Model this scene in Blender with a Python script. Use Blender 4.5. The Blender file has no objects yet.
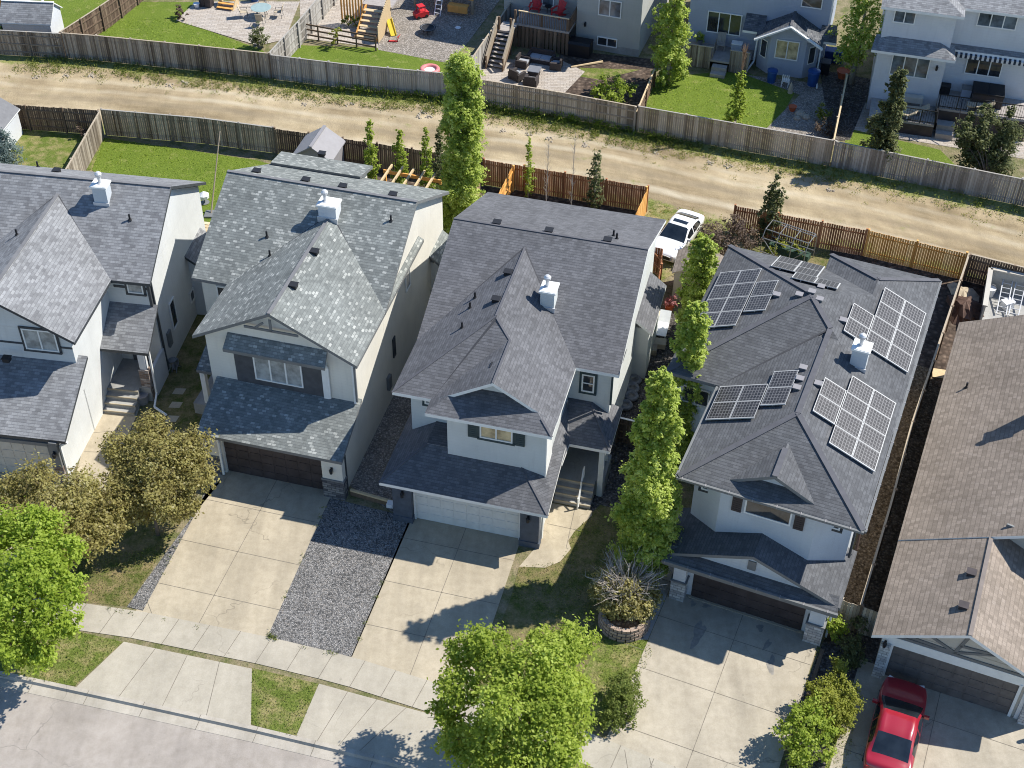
import bpy, math, random
import numpy as np
from mathutils import Vector, Matrix
R = math.radians
C = bpy.context.scene.collection
random.seed(7)
rng = np.random.default_rng(7)

# ------------------------------------------------------------ camera geometry
FOC, PIT, ROL, CH = 1387., R(42.0), R(.85), 47.5
_fw = np.array([0, math.cos(PIT), -math.sin(PIT)])
_r = np.array([1., 0, 0]); _u = np.cross(_r, _fw)
_r2 = math.cos(ROL)*_r + math.sin(ROL)*_u
_u2 = np.cross(_r2, _fw)
def at(px, py, z=0.):
    """the point of height z that the photograph shows at a pixel"""
    d = _fw + _r2*(px-512)/FOC - _u2*(py-384)/FOC
    return np.array([0, 0, CH]) + d*((z-CH)/d[2])
def topz(base, py):
    """height of the thing standing on base whose top is seen at pixel row py"""
    best = (1e9, 0)
    for z in np.arange(.1, 16, .05):
        d = np.array([base[0], base[1], z]) - np.array([0, 0, CH])
        y = 384 - FOC*(d@_u2)/(d@_fw)
        best = min(best, (abs(y-py), z))
    return best[1]

# ------------------------------------------------------------ materials
MATS = {}
class NT:
    def __init__(s, name):
        s.m = bpy.data.materials.new(name); s.m.use_nodes = True
        s.t = s.m.node_tree; s.t.nodes.clear()
        s.out = s.t.nodes.new('ShaderNodeOutputMaterial')
        s.b = s.t.nodes.new('ShaderNodeBsdfPrincipled')
        s.t.links.new(s.b.outputs[0], s.out.inputs[0])
        MATS[name] = s.m
    def n(s, typ, **kw):
        x = s.t.nodes.new('ShaderNode'+typ)
        for k, v in kw.items():
            if k in x.inputs.keys(): x.inputs[k].default_value = v
            else: setattr(x, k, v)
        return x
    def l(s, a, b): s.t.links.new(a, b)
    def coords(s, kind='Object'):
        return s.n('TexCoord').outputs[kind]
    def noise(s, scale, detail=4, rough=.55, co=None, sx=1, sy=1, sz=1):
        n = s.n('TexNoise'); n.inputs['Scale'].default_value = scale
        n.inputs['Detail'].default_value = detail; n.inputs['Roughness'].default_value = rough
        co = co or s.coords()
        if (sx, sy, sz) != (1, 1, 1):
            m = s.n('Mapping'); m.inputs['Scale'].default_value = (sx, sy, sz); s.l(co, m.inputs[0]); co = m.outputs[0]
        s.l(co, n.inputs['Vector']); return n.outputs['Fac']
    def ramp(s, fac, stops, interp='LINEAR'):
        r = s.n('ValToRGB'); r.color_ramp.interpolation = interp
        e = r.color_ramp.elements
        while len(e) < len(stops): e.new(.5)
        for q, (p, c) in zip(e, stops):
            q.position = p; q.color = (*c, 1) if len(c) == 3 else c
        s.l(fac, r.inputs[0]); return r.outputs[0]
    def mix(s, f, a, b, mode='MIX'):
        m = s.n('MixRGB', blend_type=mode)
        for i, v in ((0, f), (1, a), (2, b)):
            if isinstance(v, (int, float)): m.inputs[i].default_value = v
            elif isinstance(v, tuple): m.inputs[i].default_value = (*v, 1)
            else: s.l(v, m.inputs[i])
        return m.outputs[0]
    def math(s, op, a, b=0.):
        m = s.n('Math', operation=op)
        for i, v in ((0, a), (1, b)):
            if isinstance(v, (int, float)): m.inputs[i].default_value = v
            else: s.l(v, m.inputs[i])
        return m.outputs[0]
    def color(s, c):
        if isinstance(c, tuple): s.b.inputs['Base Color'].default_value = (*c, 1)
        else: s.l(c, s.b.inputs['Base Color'])
    def bump(s, h, st=.3, d=.02):
        b = s.n('Bump'); b.inputs['Strength'].default_value = st; b.inputs['Distance'].default_value = d
        s.l(h, b.inputs['Height']); s.l(b.outputs[0], s.b.inputs['Normal'])
    def rough(s, v, spec=.3, metal=0.):
        s.b.inputs['Roughness'].default_value = v
        s.b.inputs['Specular IOR Level'].default_value = spec
        s.b.inputs['Metallic'].default_value = metal
sc3 = lambda c, k: tuple(min(1., q*k) for q in c)

def m_plain(name, c, rough=.6, var=.12, scale=3., spec=.3, metal=0., bump=0):
    t = NT(name); f = t.noise(scale, 5)
    t.color(t.ramp(f, [(.3, sc3(c, 1-var)), (.7, sc3(c, 1+var))])); t.rough(rough, spec, metal)
    if bump: t.bump(t.noise(scale*8, 3), bump, .01)
def m_wall(name, c, lap=.18):
    t = NT(name); uv = t.coords('UV'); s = t.n('SeparateXYZ'); t.l(uv, s.inputs[0])
    fr = t.math('FRACT', t.math('DIVIDE', s.outputs[1], lap))
    lo = t.noise(.7, 5); st = t.noise(2.2, 4, co=uv, sx=2.5, sy=.25)
    col = t.ramp(lo, [(.3, sc3(c, .93)), (.7, sc3(c, 1.05))])
    col = t.mix(t.ramp(st, [(.52, (0, 0, 0)), (.75, (.25, .25, .25))]), col, sc3(c, .72))
    edge = t.ramp(fr, [(0, (1, 1, 1)), (.08, (0, 0, 0))])
    col = t.mix(t.math('MULTIPLY', edge, .22), col, sc3(c, .5))
    col = t.mix(.5, col, t.ramp(t.noise(30, 3, .6), [(.3, (.92,)*3), (.7, (1.06,)*3)]), 'MULTIPLY'); t.color(col); t.rough(.75, .15); t.bump(t.math('ADD', fr, t.math('MULTIPLY', t.noise(45, 2), .6)), .4, .02)
def m_shingle(name, dark, mid, light, spot=.8, var=.25, bw=.25, rh=.14):
    t = NT(name); uv = t.coords('UV')
    br = t.n('TexBrick'); t.l(uv, br.inputs['Vector'])
    for k, v in (('Color1', (0, 0, 0, 1)), ('Color2', (1, 1, 1, 1)), ('Mortar', (.25, .25, .25, 1)), ('Scale', 1.), ('Mortar Size', .014), ('Mortar Smooth', .4), ('Brick Width', bw), ('Row Height', rh)):
        br.inputs[k].default_value = v
    col = t.ramp(br.outputs['Color'], [(0., dark), (spot*.55, mid), (spot, sc3(mid, 1.15)), (1., light)])
    big = t.noise(.35, 4, co=uv); col = t.mix(.8, col, t.ramp(big, [(.3, (.82,)*3), (.7, (1.12,)*3)]), 'MULTIPLY')
    fine = t.noise(28, 3, co=uv); col = t.mix(.7, col, t.ramp(fine, [(.3, (.75,)*3), (.7, (1.25,)*3)]), 'MULTIPLY')
    streak = t.noise(1.1, 3, co=uv, sx=2.4, sy=.22)
    col = t.mix(.55, col, t.ramp(streak, [(.35, (.85,)*3), (.65, (1.1,)*3)]), 'MULTIPLY')
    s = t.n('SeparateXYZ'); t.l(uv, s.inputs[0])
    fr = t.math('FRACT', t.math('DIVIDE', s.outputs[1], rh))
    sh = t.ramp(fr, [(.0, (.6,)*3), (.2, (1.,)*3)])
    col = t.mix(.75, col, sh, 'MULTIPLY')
    t.color(col); t.rough(.95, .08)
    t.bump(t.math('SUBTRACT', t.math('MULTIPLY', fine, .35), t.math('MULTIPLY', fr, .8)), .5, .02)
def m_brick(name, cols, mortar, bw=.4, rh=.14):
    t = NT(name); uv = t.coords('UV'); br = t.n('TexBrick'); t.l(uv, br.inputs['Vector'])
    for k, v in (('Color1', (0, 0, 0, 1)), ('Color2', (1, 1, 1, 1)), ('Mortar', (.5, .5, .5, 1)), ('Scale', 1.), ('Mortar Size', .012), ('Brick Width', bw), ('Row Height', rh)):
        br.inputs[k].default_value = v
    col = t.ramp(br.outputs['Color'], [(i/(len(cols)-1), c) for i, c in enumerate(cols)])
    col = t.mix(br.outputs['Fac'], col, mortar)
    col = t.mix(.6, col, t.ramp(t.noise(9, 4, co=uv), [(.3, (.7,)*3), (.7, (1.3,)*3)]), 'MULTIPLY')
    t.color(col); t.rough(.85, .2); t.bump(t.math('SUBTRACT', 1., br.outputs['Fac']), .6, .02)
def m_concrete(name, c, k=1.):
    t = NT(name); co = t.coords()
    a = t.noise(.35, 6, .6); b = t.noise(2.5, 5, .65); d = t.noise(22, 2)
    col = t.ramp(a, [(.3, sc3(c, .84)), (.5, c), (.72, sc3(c, 1.08))])
    col = t.mix(.5*k, col, t.ramp(b, [(.3, (.74, .72, .68)), (.62, (1.06,)*3)]), 'MULTIPLY')
    col = t.mix(.5, col, t.ramp(d, [(.3, (.86,)*3), (.7, (1.1,)*3)]), 'MULTIPLY')
    mp = t.n('Mapping'); mp.inputs['Rotation'].default_value = (0, 0, R(16)); mp.inputs['Scale'].default_value = (.75, .09, 1); t.l(co, mp.inputs[0])
    tr = t.noise(1.4, 4, .6, co=mp.outputs[0]); col = t.mix(.7*k, col, t.ramp(tr, [(.33, (.8, .8, .8)), (.6, (1.06,)*3)]), 'MULTIPLY')
    cr = t.n('TexVoronoi', feature='DISTANCE_TO_EDGE'); cr.inputs['Scale'].default_value = .22; wv = t.n('VectorMath', operation='ADD'); nz = t.n('TexNoise'); nz.inputs['Scale'].default_value = 1.6; t.l(co, nz.inputs['Vector']); t.l(co, wv.inputs[0]); t.l(nz.outputs['Color'], wv.inputs[1]); t.l(wv.outputs[0], cr.inputs['Vector'])
    col = t.mix(t.math('MULTIPLY', t.ramp(cr.outputs['Distance'], [(.0, (.7,)*3), (.006, (0, 0, 0))]), t.ramp(t.noise(.3, 3, .5), [(.5, (0, 0, 0)), (.6, (1, 1, 1))])), col, sc3(c, .4))
    dr = t.n('TexVoronoi'); dr.inputs['Scale'].default_value = 1.3; t.l(co, dr.inputs['Vector']); col = t.mix(t.math('MULTIPLY', t.ramp(dr.outputs['Distance'], [(.03, (.6,)*3), (.09, (0, 0, 0))]), t.ramp(t.noise(.6, 4, .6), [(.52, (0, 0, 0)), (.62, (1, 1, 1))])), col, sc3(c, .45))
    st = t.ramp(t.noise(.9, 3, .5), [(.66, (0, 0, 0)), (.8, (.45,)*3)])
    col = t.mix(st, col, sc3(c, .55)); t.color(col); t.rough(.8, .25); t.bump(d, .15, .01)
def m_gravel(name, cols, scale=9., bump=.8):
    t = NT(name); v = t.n('TexVoronoi'); v.inputs['Scale'].default_value = scale; t.l(t.coords(), v.inputs['Vector'])
    s = t.n('SeparateColor'); t.l(v.outputs['Color'], s.inputs[0])
    col = t.ramp(s.outputs[0], [(i/(len(cols)-1), c) for i, c in enumerate(cols)])
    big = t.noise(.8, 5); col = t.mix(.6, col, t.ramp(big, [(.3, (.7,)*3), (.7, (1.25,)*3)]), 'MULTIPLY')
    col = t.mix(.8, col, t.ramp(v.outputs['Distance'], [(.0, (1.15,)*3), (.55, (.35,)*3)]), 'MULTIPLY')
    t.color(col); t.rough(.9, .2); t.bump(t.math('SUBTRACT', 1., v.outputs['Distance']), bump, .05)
def m_grass(name, c1, c2, dry, amt=.5):
    t = NT(name); a = t.noise(.55, 6, .6); b = t.noise(11, 4, .7); d = t.noise(1.3, 5, .7)
    col = t.ramp(b, [(.25, sc3(c1, .6)), (.5, c1), (.75, c2)])
    col = t.mix(.5, col, t.ramp(a, [(.3, (.7, .78, .6)), (.7, (1.2, 1.15, 1.1))]), 'MULTIPLY')
    col = t.mix(t.ramp(d, [(1-amt-.12, (0, 0, 0)), (1-amt+.12, (1, 1, 1))]), col, t.ramp(b, [(.3, sc3(dry, .7)), (.7, sc3(dry, 1.2))]))
    t.color(col); t.rough(.9, .15); t.bump(b, .9, .06)
def m_alley():
    t = NT('alley_dirt'); uv = t.coords('UV'); co = t.coords()
    long = t.noise(1., 6, .62, co=uv, sx=.09, sy=1.6); br = t.noise(.25, 6, .65)
    col = t.ramp(long, [(.3, (.17, .132, .08)), (.44, (.30, .238, .15)), (.58, (.41, .335, .22)), (.72, (.5, .42, .295))])
    col = t.mix(.6, col, t.ramp(br, [(.3, (.78, .74, .68)), (.7, (1.15, 1.15, 1.12))]), 'MULTIPLY')
    gr = t.noise(14, 4, .75); col = t.mix(.65, col, t.ramp(gr, [(.3, (.72,)*3), (.7, (1.25,)*3)]), 'MULTIPLY')
    mid = t.noise(1.6, 5, .7, co=uv, sx=.5, sy=1); col = t.mix(.6, col, t.ramp(mid, [(.3, (.66,)*3), (.7, (1.28,)*3)]), 'MULTIPLY')
    gp = t.noise(.6, 6, .75); s = t.n('SeparateXYZ'); t.l(uv, s.inputs[0])
    wob = t.math('ADD', s.outputs[1], t.math('MULTIPLY', t.math('SUBTRACT', t.noise(.08, 3, .5, co=uv, sx=1, sy=.01), .5), .5))
    for c0, wd, kk in ((-.42, .07, .8), (-.06, .07, .75), (.16, .05, .55), (.42, .05, .5), (-.72, .05, .4)):
        d = t.math('ABSOLUTE', t.math('SUBTRACT', wob, c0)); m = t.math('MULTIPLY', t.ramp(d, [(wd*.4, (1, 1, 1)), (wd*1.6, (0, 0, 0))]), t.ramp(t.noise(.5, 5, .7, co=uv, sx=.3, sy=2), [(.35, (0, 0, 0)), (.6, (kk,)*3)]))
        col = t.mix(m, col, (.50, .44, .33) if c0 in (-.42, .16, .42) else (.22, .178, .12))
    edge = t.ramp(t.math('ABSOLUTE', s.outputs[1]), [(.6, (0, 0, 0)), (.97, (1, 1, 1))])  # v: -1..1 across the lane
    g = t.math('MULTIPLY', t.ramp(t.math('ADD', t.math('MULTIPLY', edge, .45), gp), [(.6, (0, 0, 0)), (.74, (1, 1, 1))]), .9)
    col = t.mix(g, col, t.ramp(t.noise(9, 4, .7), [(.3, (.08, .105, .025)), (.5, (.19, .215, .06)), (.7, (.33, .30, .13))]))
    t.color(col); t.rough(.95, .1); t.bump(t.math('ADD', gr, long), .6, .05)
def m_tint(name, stops, rough=.8, var=.3, scale=6., leaf=False, grain=None, spec=.2):
    """colour by the per-face 'tint' number: leaves and boards are individually coloured"""
    t = NT(name); a = t.n('Attribute', attribute_name='tint')
    n = len(stops)-1
    col = t.ramp(a.outputs['Fac'], [(i/n, c) for i, c in enumerate(stops)])
    f = t.noise(scale, 4, .6, **(grain or {}))
    col = t.mix(.8, col, t.ramp(f, [(.3, (1-var,)*3), (.7, (1+var,)*3)]), 'MULTIPLY')
    t.color(col); t.rough(rough, spec)
    if leaf:
        tr = t.n('BsdfTranslucent'); t.l(t.mix(1., col, (1.5, 1.5, 1.3), 'MULTIPLY'), tr.inputs['Color'])
        mx = t.n('MixShader'); mx.inputs[0].default_value = .5
        t.l(t.b.outputs[0], mx.inputs[1]); t.l(tr.outputs[0], mx.inputs[2]); t.l(mx.outputs[0], t.out.inputs[0])
def m_glass(name, c, rough=.06, spec=.8, var=.5, scale=1.2):
    t = NT(name); f = t.noise(scale, 3, .6)
    t.color(t.ramp(f, [(.35, sc3(c, 1-var)), (.65, sc3(c, 1+var))])); t.rough(rough, spec)
def m_solar():
    t = NT('solar_cell'); uv = t.coords('UV'); br = t.n('TexBrick'); t.l(uv, br.inputs['Vector'])
    br.offset = 0.
    for k, v in (('Color1', (.026, .025, .027, 1)), ('Color2', (.045, .042, .044, 1)), ('Mortar', (.17, .165, .165, 1)), ('Scale', 1.), ('Mortar Size', .014), ('Brick Width', .19), ('Row Height', .14)):
        br.inputs[k].default_value = v
    t.color(br.outputs['Color']); t.rough(.38, .25)

m_wall('siding_grey', (.60, .612, .60)); m_wall('siding_warm', (.66, .635, .565)); m_wall('siding_sage', (.59, .61, .59)); m_wall('siding_blue', (.36, .40, .47))
m_wall('siding_white', (.60, .615, .63)); m_wall('siding_beige', (.40, .405, .38)); m_wall('siding_tan', (.48, .45, .39)); m_wall('siding_mist', (.52, .55, .57))
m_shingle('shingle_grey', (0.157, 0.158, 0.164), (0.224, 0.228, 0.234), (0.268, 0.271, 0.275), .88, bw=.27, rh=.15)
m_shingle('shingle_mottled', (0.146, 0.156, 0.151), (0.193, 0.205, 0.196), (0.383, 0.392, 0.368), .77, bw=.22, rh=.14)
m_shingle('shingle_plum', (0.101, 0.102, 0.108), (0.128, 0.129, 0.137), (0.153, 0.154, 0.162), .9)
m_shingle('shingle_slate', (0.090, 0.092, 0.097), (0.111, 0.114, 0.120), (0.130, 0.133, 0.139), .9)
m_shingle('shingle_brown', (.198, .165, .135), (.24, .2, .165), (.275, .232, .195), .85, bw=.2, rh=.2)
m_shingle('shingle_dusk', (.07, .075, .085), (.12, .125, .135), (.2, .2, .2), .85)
m_plain('cap_grey', (.16, .16, .165), .9); m_plain('cap_dark', (.10, .10, .11), .9); m_plain('valley_dark', (.06, .06, .065), .9); m_plain('cap_brown', (.2, .17, .15), .9)
m_plain('trim_white', (.74, .74, .71), .45, .06); m_plain('panel_frame', (.45, .45, .44), .5, .06); m_plain('trim_dark', (.05, .055, .06), .5, .15); m_plain('trim_grey', (.16, .165, .165), .5, .1); m_plain('trim_teal', (.035, .06, .065), .5, .1)
m_plain('door_brown', (.052, .042, .042), .5, .3, 1.5); m_plain('door_white', (.62, .62, .59), .45, .06); m_plain('door_grey', (.13, .115, .105), .5, .18); m_plain('door_tan', (.46, .43, .37), .5, .08)
m_plain('panel_blue', (.075, .09, .115), .6, .2); m_plain('panel_dark', (.075, .078, .085), .6, .2); m_plain('black', (.015, .015, .017), .5, .2); m_plain('metal', (.30, .29, .28), .4, .1, metal=.6)
m_plain('vent_black', (.02, .02, .022), .5); m_plain('galvanised', (.6, .6, .6), .4, .1, metal=.3)
m_brick('stone_grey', [(.07, .07, .08), (.14, .14, .145), (.24, .235, .225)], (.05, .05, .05)); m_brick('stone_pale', [(.30, .30, .30), (.45, .45, .44), (.58, .57, .54)], (.2, .2, .2), .35, .16)
m_brick('stone_brown', [(.12, .08, .06), (.22, .16, .13), (.38, .34, .31)], (.2, .19, .18), .3, .12); m_brick('block_retaining', [(.30, .22, .17), (.44, .34, .27)], (.12, .1, .08), .4, .18)
m_concrete('concrete', (.40, .345, .255)); m_concrete('concrete_pale', (.395, .35, .275)); m_concrete('concrete_walk', (.385, .35, .285), .7); m_concrete('concrete_grey', (.33, .325, .31)); m_concrete('kerb_concrete', (.40, .365, .31))
m_plain('joint', (.17, .15, .12), .9, .3)
m_concrete('asphalt', (.335, .30, .265))
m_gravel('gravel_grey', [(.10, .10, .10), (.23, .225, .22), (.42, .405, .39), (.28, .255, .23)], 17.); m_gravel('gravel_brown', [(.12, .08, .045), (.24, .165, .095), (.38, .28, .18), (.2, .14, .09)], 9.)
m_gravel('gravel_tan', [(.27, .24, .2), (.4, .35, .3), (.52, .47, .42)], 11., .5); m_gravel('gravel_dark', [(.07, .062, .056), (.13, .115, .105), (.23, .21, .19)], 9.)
m_brick('pavers', [(.33, .285, .24), (.43, .38, .325), (.38, .34, .30)], (.22, .19, .16), .42, .21); m_gravel('soil', [(.09, .065, .05), (.14, .1, .075), (.2, .15, .115)], 4., .5)
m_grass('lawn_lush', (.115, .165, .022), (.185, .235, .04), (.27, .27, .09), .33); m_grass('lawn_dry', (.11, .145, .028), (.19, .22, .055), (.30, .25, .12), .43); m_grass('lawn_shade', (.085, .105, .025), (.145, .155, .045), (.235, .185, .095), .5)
m_grass('verge', (.11, .14, .03), (.2, .22, .06), (.33, .27, .14), .5); m_grass('terrain', (.12, .13, .05), (.2, .18, .09), (.27, .22, .14), .5)
m_alley()
WG = dict(sx=1, sy=1, sz=.12)
m_tint('wood_weathered', [(.12, .095, .07), (.24, .20, .155), (.38, .33, .265)], .85, .25, 9, grain=WG); m_tint('wood_grey', [(.19, .17, .145), (.30, .28, .25), (.42, .40, .36)], .85, .22, 9, grain=WG)
m_tint('wood_tan', [(.22, .175, .12), (.345, .285, .21), (.48, .41, .32)], .85, .22, 9, grain=WG); m_tint('wood_red', [(.20, .085, .042), (.31, .138, .068), (.44, .21, .11)], .8, .25, 9, grain=WG)
m_tint('wood_brown', [(.09, .06, .042), (.15, .105, .072), (.22, .16, .11)], .85, .25, 9, grain=WG); m_tint('wood_gold', [(.50, .235, .06), (.66, .33, .09), (.78, .45, .16)], .75, .2, 9, grain=WG)
m_tint('wood_fresh', [(.45, .33, .19), (.55, .42, .25), (.62, .5, .33)], .75, .18, 9); m_tint('wood_deck', [(.25, .22, .2), (.33, .3, .275), (.4, .37, .34)], .8, .2, 5)
m_tint('leaf_lime', [(.14, .20, .018), (.28, .365, .045), (.45, .54, .12)], .65, .15, leaf=True); m_tint('leaf_green', [(.14, .20, .022), (.29, .36, .05), (.45, .52, .13)], .65, .15, leaf=True)
m_tint('leaf_aspen', [(.18, .25, .035), (.37, .44, .09), (.54, .6, .21)], .6, .15, leaf=True); m_tint('leaf_olive', [(.10, .082, .04), (.225, .195, .065), (.375, .345, .125), (.5, .455, .27)], .65, .15, leaf=True)
m_tint('leaf_dark', [(.06, .075, .03), (.14, .16, .065), (.27, .28, .15)], .6, .15, leaf=True); m_tint('leaf_plum', [(.07, .045, .04), (.15, .11, .085), (.28, .22, .17)], .7, .15, leaf=True)
m_tint('leaf_gold', [(.13, .15, .018), (.26, .28, .045), (.41, .42, .10)], .65, .15, leaf=True); m_tint('leaf_spruce', [(.09, .13, .125), (.16, .21, .2), (.25, .3, .29)], .7, .15, leaf=True)
m_tint('leaf_shrub', [(.07, .095, .02), (.15, .19, .04), (.27, .31, .09)], .65, .15, leaf=True); m_tint('leaf_weed', [(.05, .08, .015), (.12, .17, .035), (.22, .25, .06), (.35, .3, .12)], .8, .15, leaf=True)
m_plain('planter_block', (.36, .27, .21), .9, .3, 5.); m_tint('twig_pale', [(.3, .26, .22), (.42, .37, .32), (.55, .5, .45)], .85, .1)
m_plain('bark', (.14, .11, .085), .9, .3, 8., bump=.5); m_plain('bark_pale', (.30, .28, .22), .85, .3, 8.)
m_glass('glass_dark', (.035, .04, .045)); m_glass('glass_blind', (.30, .31, .30), .25, .5, .35, 2.); m_glass('glass_sky', (.10, .125, .145), .08, .8, .7, 1.); m_glass('glass_gold', (.42, .34, .2), .15, .5, .5, 1.6)
m_glass('car_glass', (.012, .016, .02), .05, .9)
m_solar()
def m_car(name, c, rough=.28):
    t = NT(name); t.color(c); t.rough(rough, .5); t.b.inputs['Coat Weight'].default_value = .7; t.b.inputs['Coat Roughness'].default_value = .06
m_car('paint_red', (.29, .011, .024)); m_car('paint_white', (.72, .72, .71))
m_plain('rubber', (.02, .02, .021), .85, .2); m_plain('alloy', (.5, .5, .5), .3, .05, metal=.8); m_plain('red_plastic', (.5, .025, .03), .45, .1); m_plain('blue_plastic', (.02, .07, .23), .4, .15)
m_plain('orange_clay', (.42, .1, .04), .7, .15); m_plain('white_plastic', (.72, .73, .74), .4, .06); m_plain('grey_plastic', (.17, .18, .2), .5, .1); m_plain('resin_grey', (.25, .24, .245), .5, .06); m_plain('wicker', (.05, .042, .04), .7, .3, 20.)
m_plain('cushion', (.32, .33, .35), .9, .1); m_plain('cloth_tan', (.45, .38, .28), .9, .12); m_plain('yellow_plastic', (.6, .45, .03), .45, .1); m_plain('tarp_brown', (.10, .06, .045), .8, .35, 4., bump=.6); m_plain('lamp_red', (.25, .01, .01), .2, .05, spec=.6); m_plain('lamp_clear', (.6, .6, .6), .12, .05, spec=.7)
m_plain('glass_table', (.28, .36, .34), .12, .1, spec=.7); m_plain('green_net', (.03, .06, .04), .8, .3); m_plain('pink_plastic', (.6, .2, .2), .5, .1); m_plain('rock', (.36, .31, .24), .9, .25, 5., bump=.5)
m_tint('cloth_stripe', [(.03, .04, .06), (.6, .6, .6)], .9, .05)

# ------------------------------------------------------------ mesh builder
class MB:
    def __init__(s): s.v = []; s.f = []; s.m = []; s.t = []
    def add(s, vs, fs, mi=0, tint=.5):
        o = len(s.v); s.v += [tuple(map(float, p)) for p in vs]
        for f in fs: s.f.append([o+i for i in f]); s.m.append(mi); s.t.append(tint)
        return s
    def box(s, x0, x1, y0, y1, z0, z1, mi=0, tint=.5):
        vs = [(x, y, z) for z in (z0, z1) for x, y in ((x0, y0), (x1, y0), (x1, y1), (x0, y1))]
        return s.add(vs, [(3, 2, 1, 0), (4, 5, 6, 7), (0, 1, 5, 4), (1, 2, 6, 5), (2, 3, 7, 6), (3, 0, 4, 7)], mi, tint)
    def obox(s, c, sx, sy, sz, yaw=0., mi=0, tint=.5, tilt=0.):
        """box standing on c, turned by yaw about z"""
        a, b = math.cos(yaw), math.sin(yaw); vs = []
        for z in (0, sz):
            for x, y in ((-sx/2, -sy/2), (sx/2, -sy/2), (sx/2, sy/2), (-sx/2, sy/2)):
                yy = y + z*tilt
                vs.append((c[0]+x*a-yy*b, c[1]+x*b+yy*a, c[2]+z))
        return s.add(vs, [(3, 2, 1, 0), (4, 5, 6, 7), (0, 1, 5, 4), (1, 2, 6, 5), (2, 3, 7, 6), (3, 0, 4, 7)], mi, tint)
    def beam(s, p, q, w, h, mi=0, tint=.5, up=(0, 0, 1)):
        p = np.array(p, float); q = np.array(q, float); d = q-p; d /= np.linalg.norm(d)
        sd = np.cross(d, np.array(up, float)); n = np.linalg.norm(sd)
        sd = np.array([1., 0, 0]) if n < 1e-4 else sd/n
        u = np.cross(sd, d); vs = []
        for e in (p, q):
            for a, b in ((-1, -1), (1, -1), (1, 1), (-1, 1)): vs.append(e+sd*a*w/2+u*b*h/2)
        return s.add(vs, [(0, 1, 2, 3), (7, 6, 5, 4), (4, 5, 1, 0), (5, 6, 2, 1), (6, 7, 3, 2), (7, 4, 0, 3)], mi, tint)
    def tube(s, p, q, r0, r1=None, n=8, mi=0, tint=.5, caps=True):
        r1 = r0 if r1 is None else r1
        p = np.array(p, float); q = np.array(q, float); d = q-p; d /= np.linalg.norm(d)
        a = np.cross(d, [0, 0, 1.] if abs(d[2]) < .9 else [1., 0, 0]); a /= np.linalg.norm(a); b = np.cross(d, a); vs = []
        for e, r in ((p, r0), (q, r1)):
            for i in range(n):
                t = 2*math.pi*i/n; vs.append(e+a*r*math.cos(t)+b*r*math.sin(t))
        fs = [(i, (i+1) % n, n+(i+1) % n, n+i) for i in range(n)]
        if caps: fs += [tuple(range(n-1, -1, -1)), tuple(range(n, 2*n))]
        return s.add(vs, fs, mi, tint)
    def ring(s, c, r, w, axis='z', n=18, m=8, mi=0):
        """torus"""
        vs = []; fs = []
        for i in range(n):
            a = 2*math.pi*i/n
            for j in range(m):
                b = 2*math.pi*j/m; rr = r+w*math.cos(b); h = w*math.sin(b)
                p = (rr*math.cos(a), rr*math.sin(a), h)
                if axis == 'y': p = (p[0], p[2], p[1])
                if axis == 'x': p = (p[2], p[0], p[1])
                vs.append((c[0]+p[0], c[1]+p[1], c[2]+p[2]))
        for i in range(n):
            for j in range(m): fs.append((i*m+j, ((i+1) % n)*m+j, ((i+1) % n)*m+(j+1) % m, i*m+(j+1) % m))
        return s.add(vs, fs, mi)
    def lathe(s, c, prof, n=14, mi=0):
        vs = []; fs = []; k = len(prof)
        for i in range(n):
            a = 2*math.pi*i/n
            for r, z in prof: vs.append((c[0]+r*math.cos(a), c[1]+r*math.sin(a), c[2]+z))
        for i in range(n):
            for j in range(k-1): fs.append((i*k+j, ((i+1) % n)*k+j, ((i+1) % n)*k+j+1, i*k+j+1))
        fs.append(tuple(i*k+k-1 for i in range(n))); fs.append(tuple(i*k for i in range(n-1, -1, -1)))
        return s.add(vs, fs, mi)
    def prism(s, pts, axis, a0, a1, mi=0, tint=.5):
        """polygon extruded: axis 'y' takes (x,z) pairs, 'x' takes (y,z), 'z' takes (x,y)"""
        f = {'y': lambda p, a: (p[0], a, p[1]), 'x': lambda p, a: (a, p[0], p[1]), 'z': lambda p, a: (p[0], p[1], a)}[axis]
        n = len(pts); vs = [f(p, a0) for p in pts]+[f(p, a1) for p in pts]
        fs = [tuple(range(n-1, -1, -1)), tuple(range(n, 2*n))]+[(i, (i+1) % n, n+(i+1) % n, n+i) for i in range(n)]
        return s.add(vs, fs, mi, tint)
    def slab(s, poly, t=.17, top=0, side=1):
        """roof plane: top face carries shingles, underside and edges the fascia"""
        n = len(poly); P = [np.array(p, float) for p in poly]
        nn = np.zeros(3)
        for i in range(n): nn += np.cross(P[i], P[(i+1) % n])
        if nn[2] < 0: P = P[::-1]
        Q = [p-np.array([0, 0, t]) for p in P]
        s.add(P, [tuple(range(n))], top)
        s.add(P+Q, [tuple(range(2*n-1, n-1, -1))]+[(i, n+i, n+(i+1) % n, (i+1) % n) for i in range(n)], side)
        return s
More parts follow.
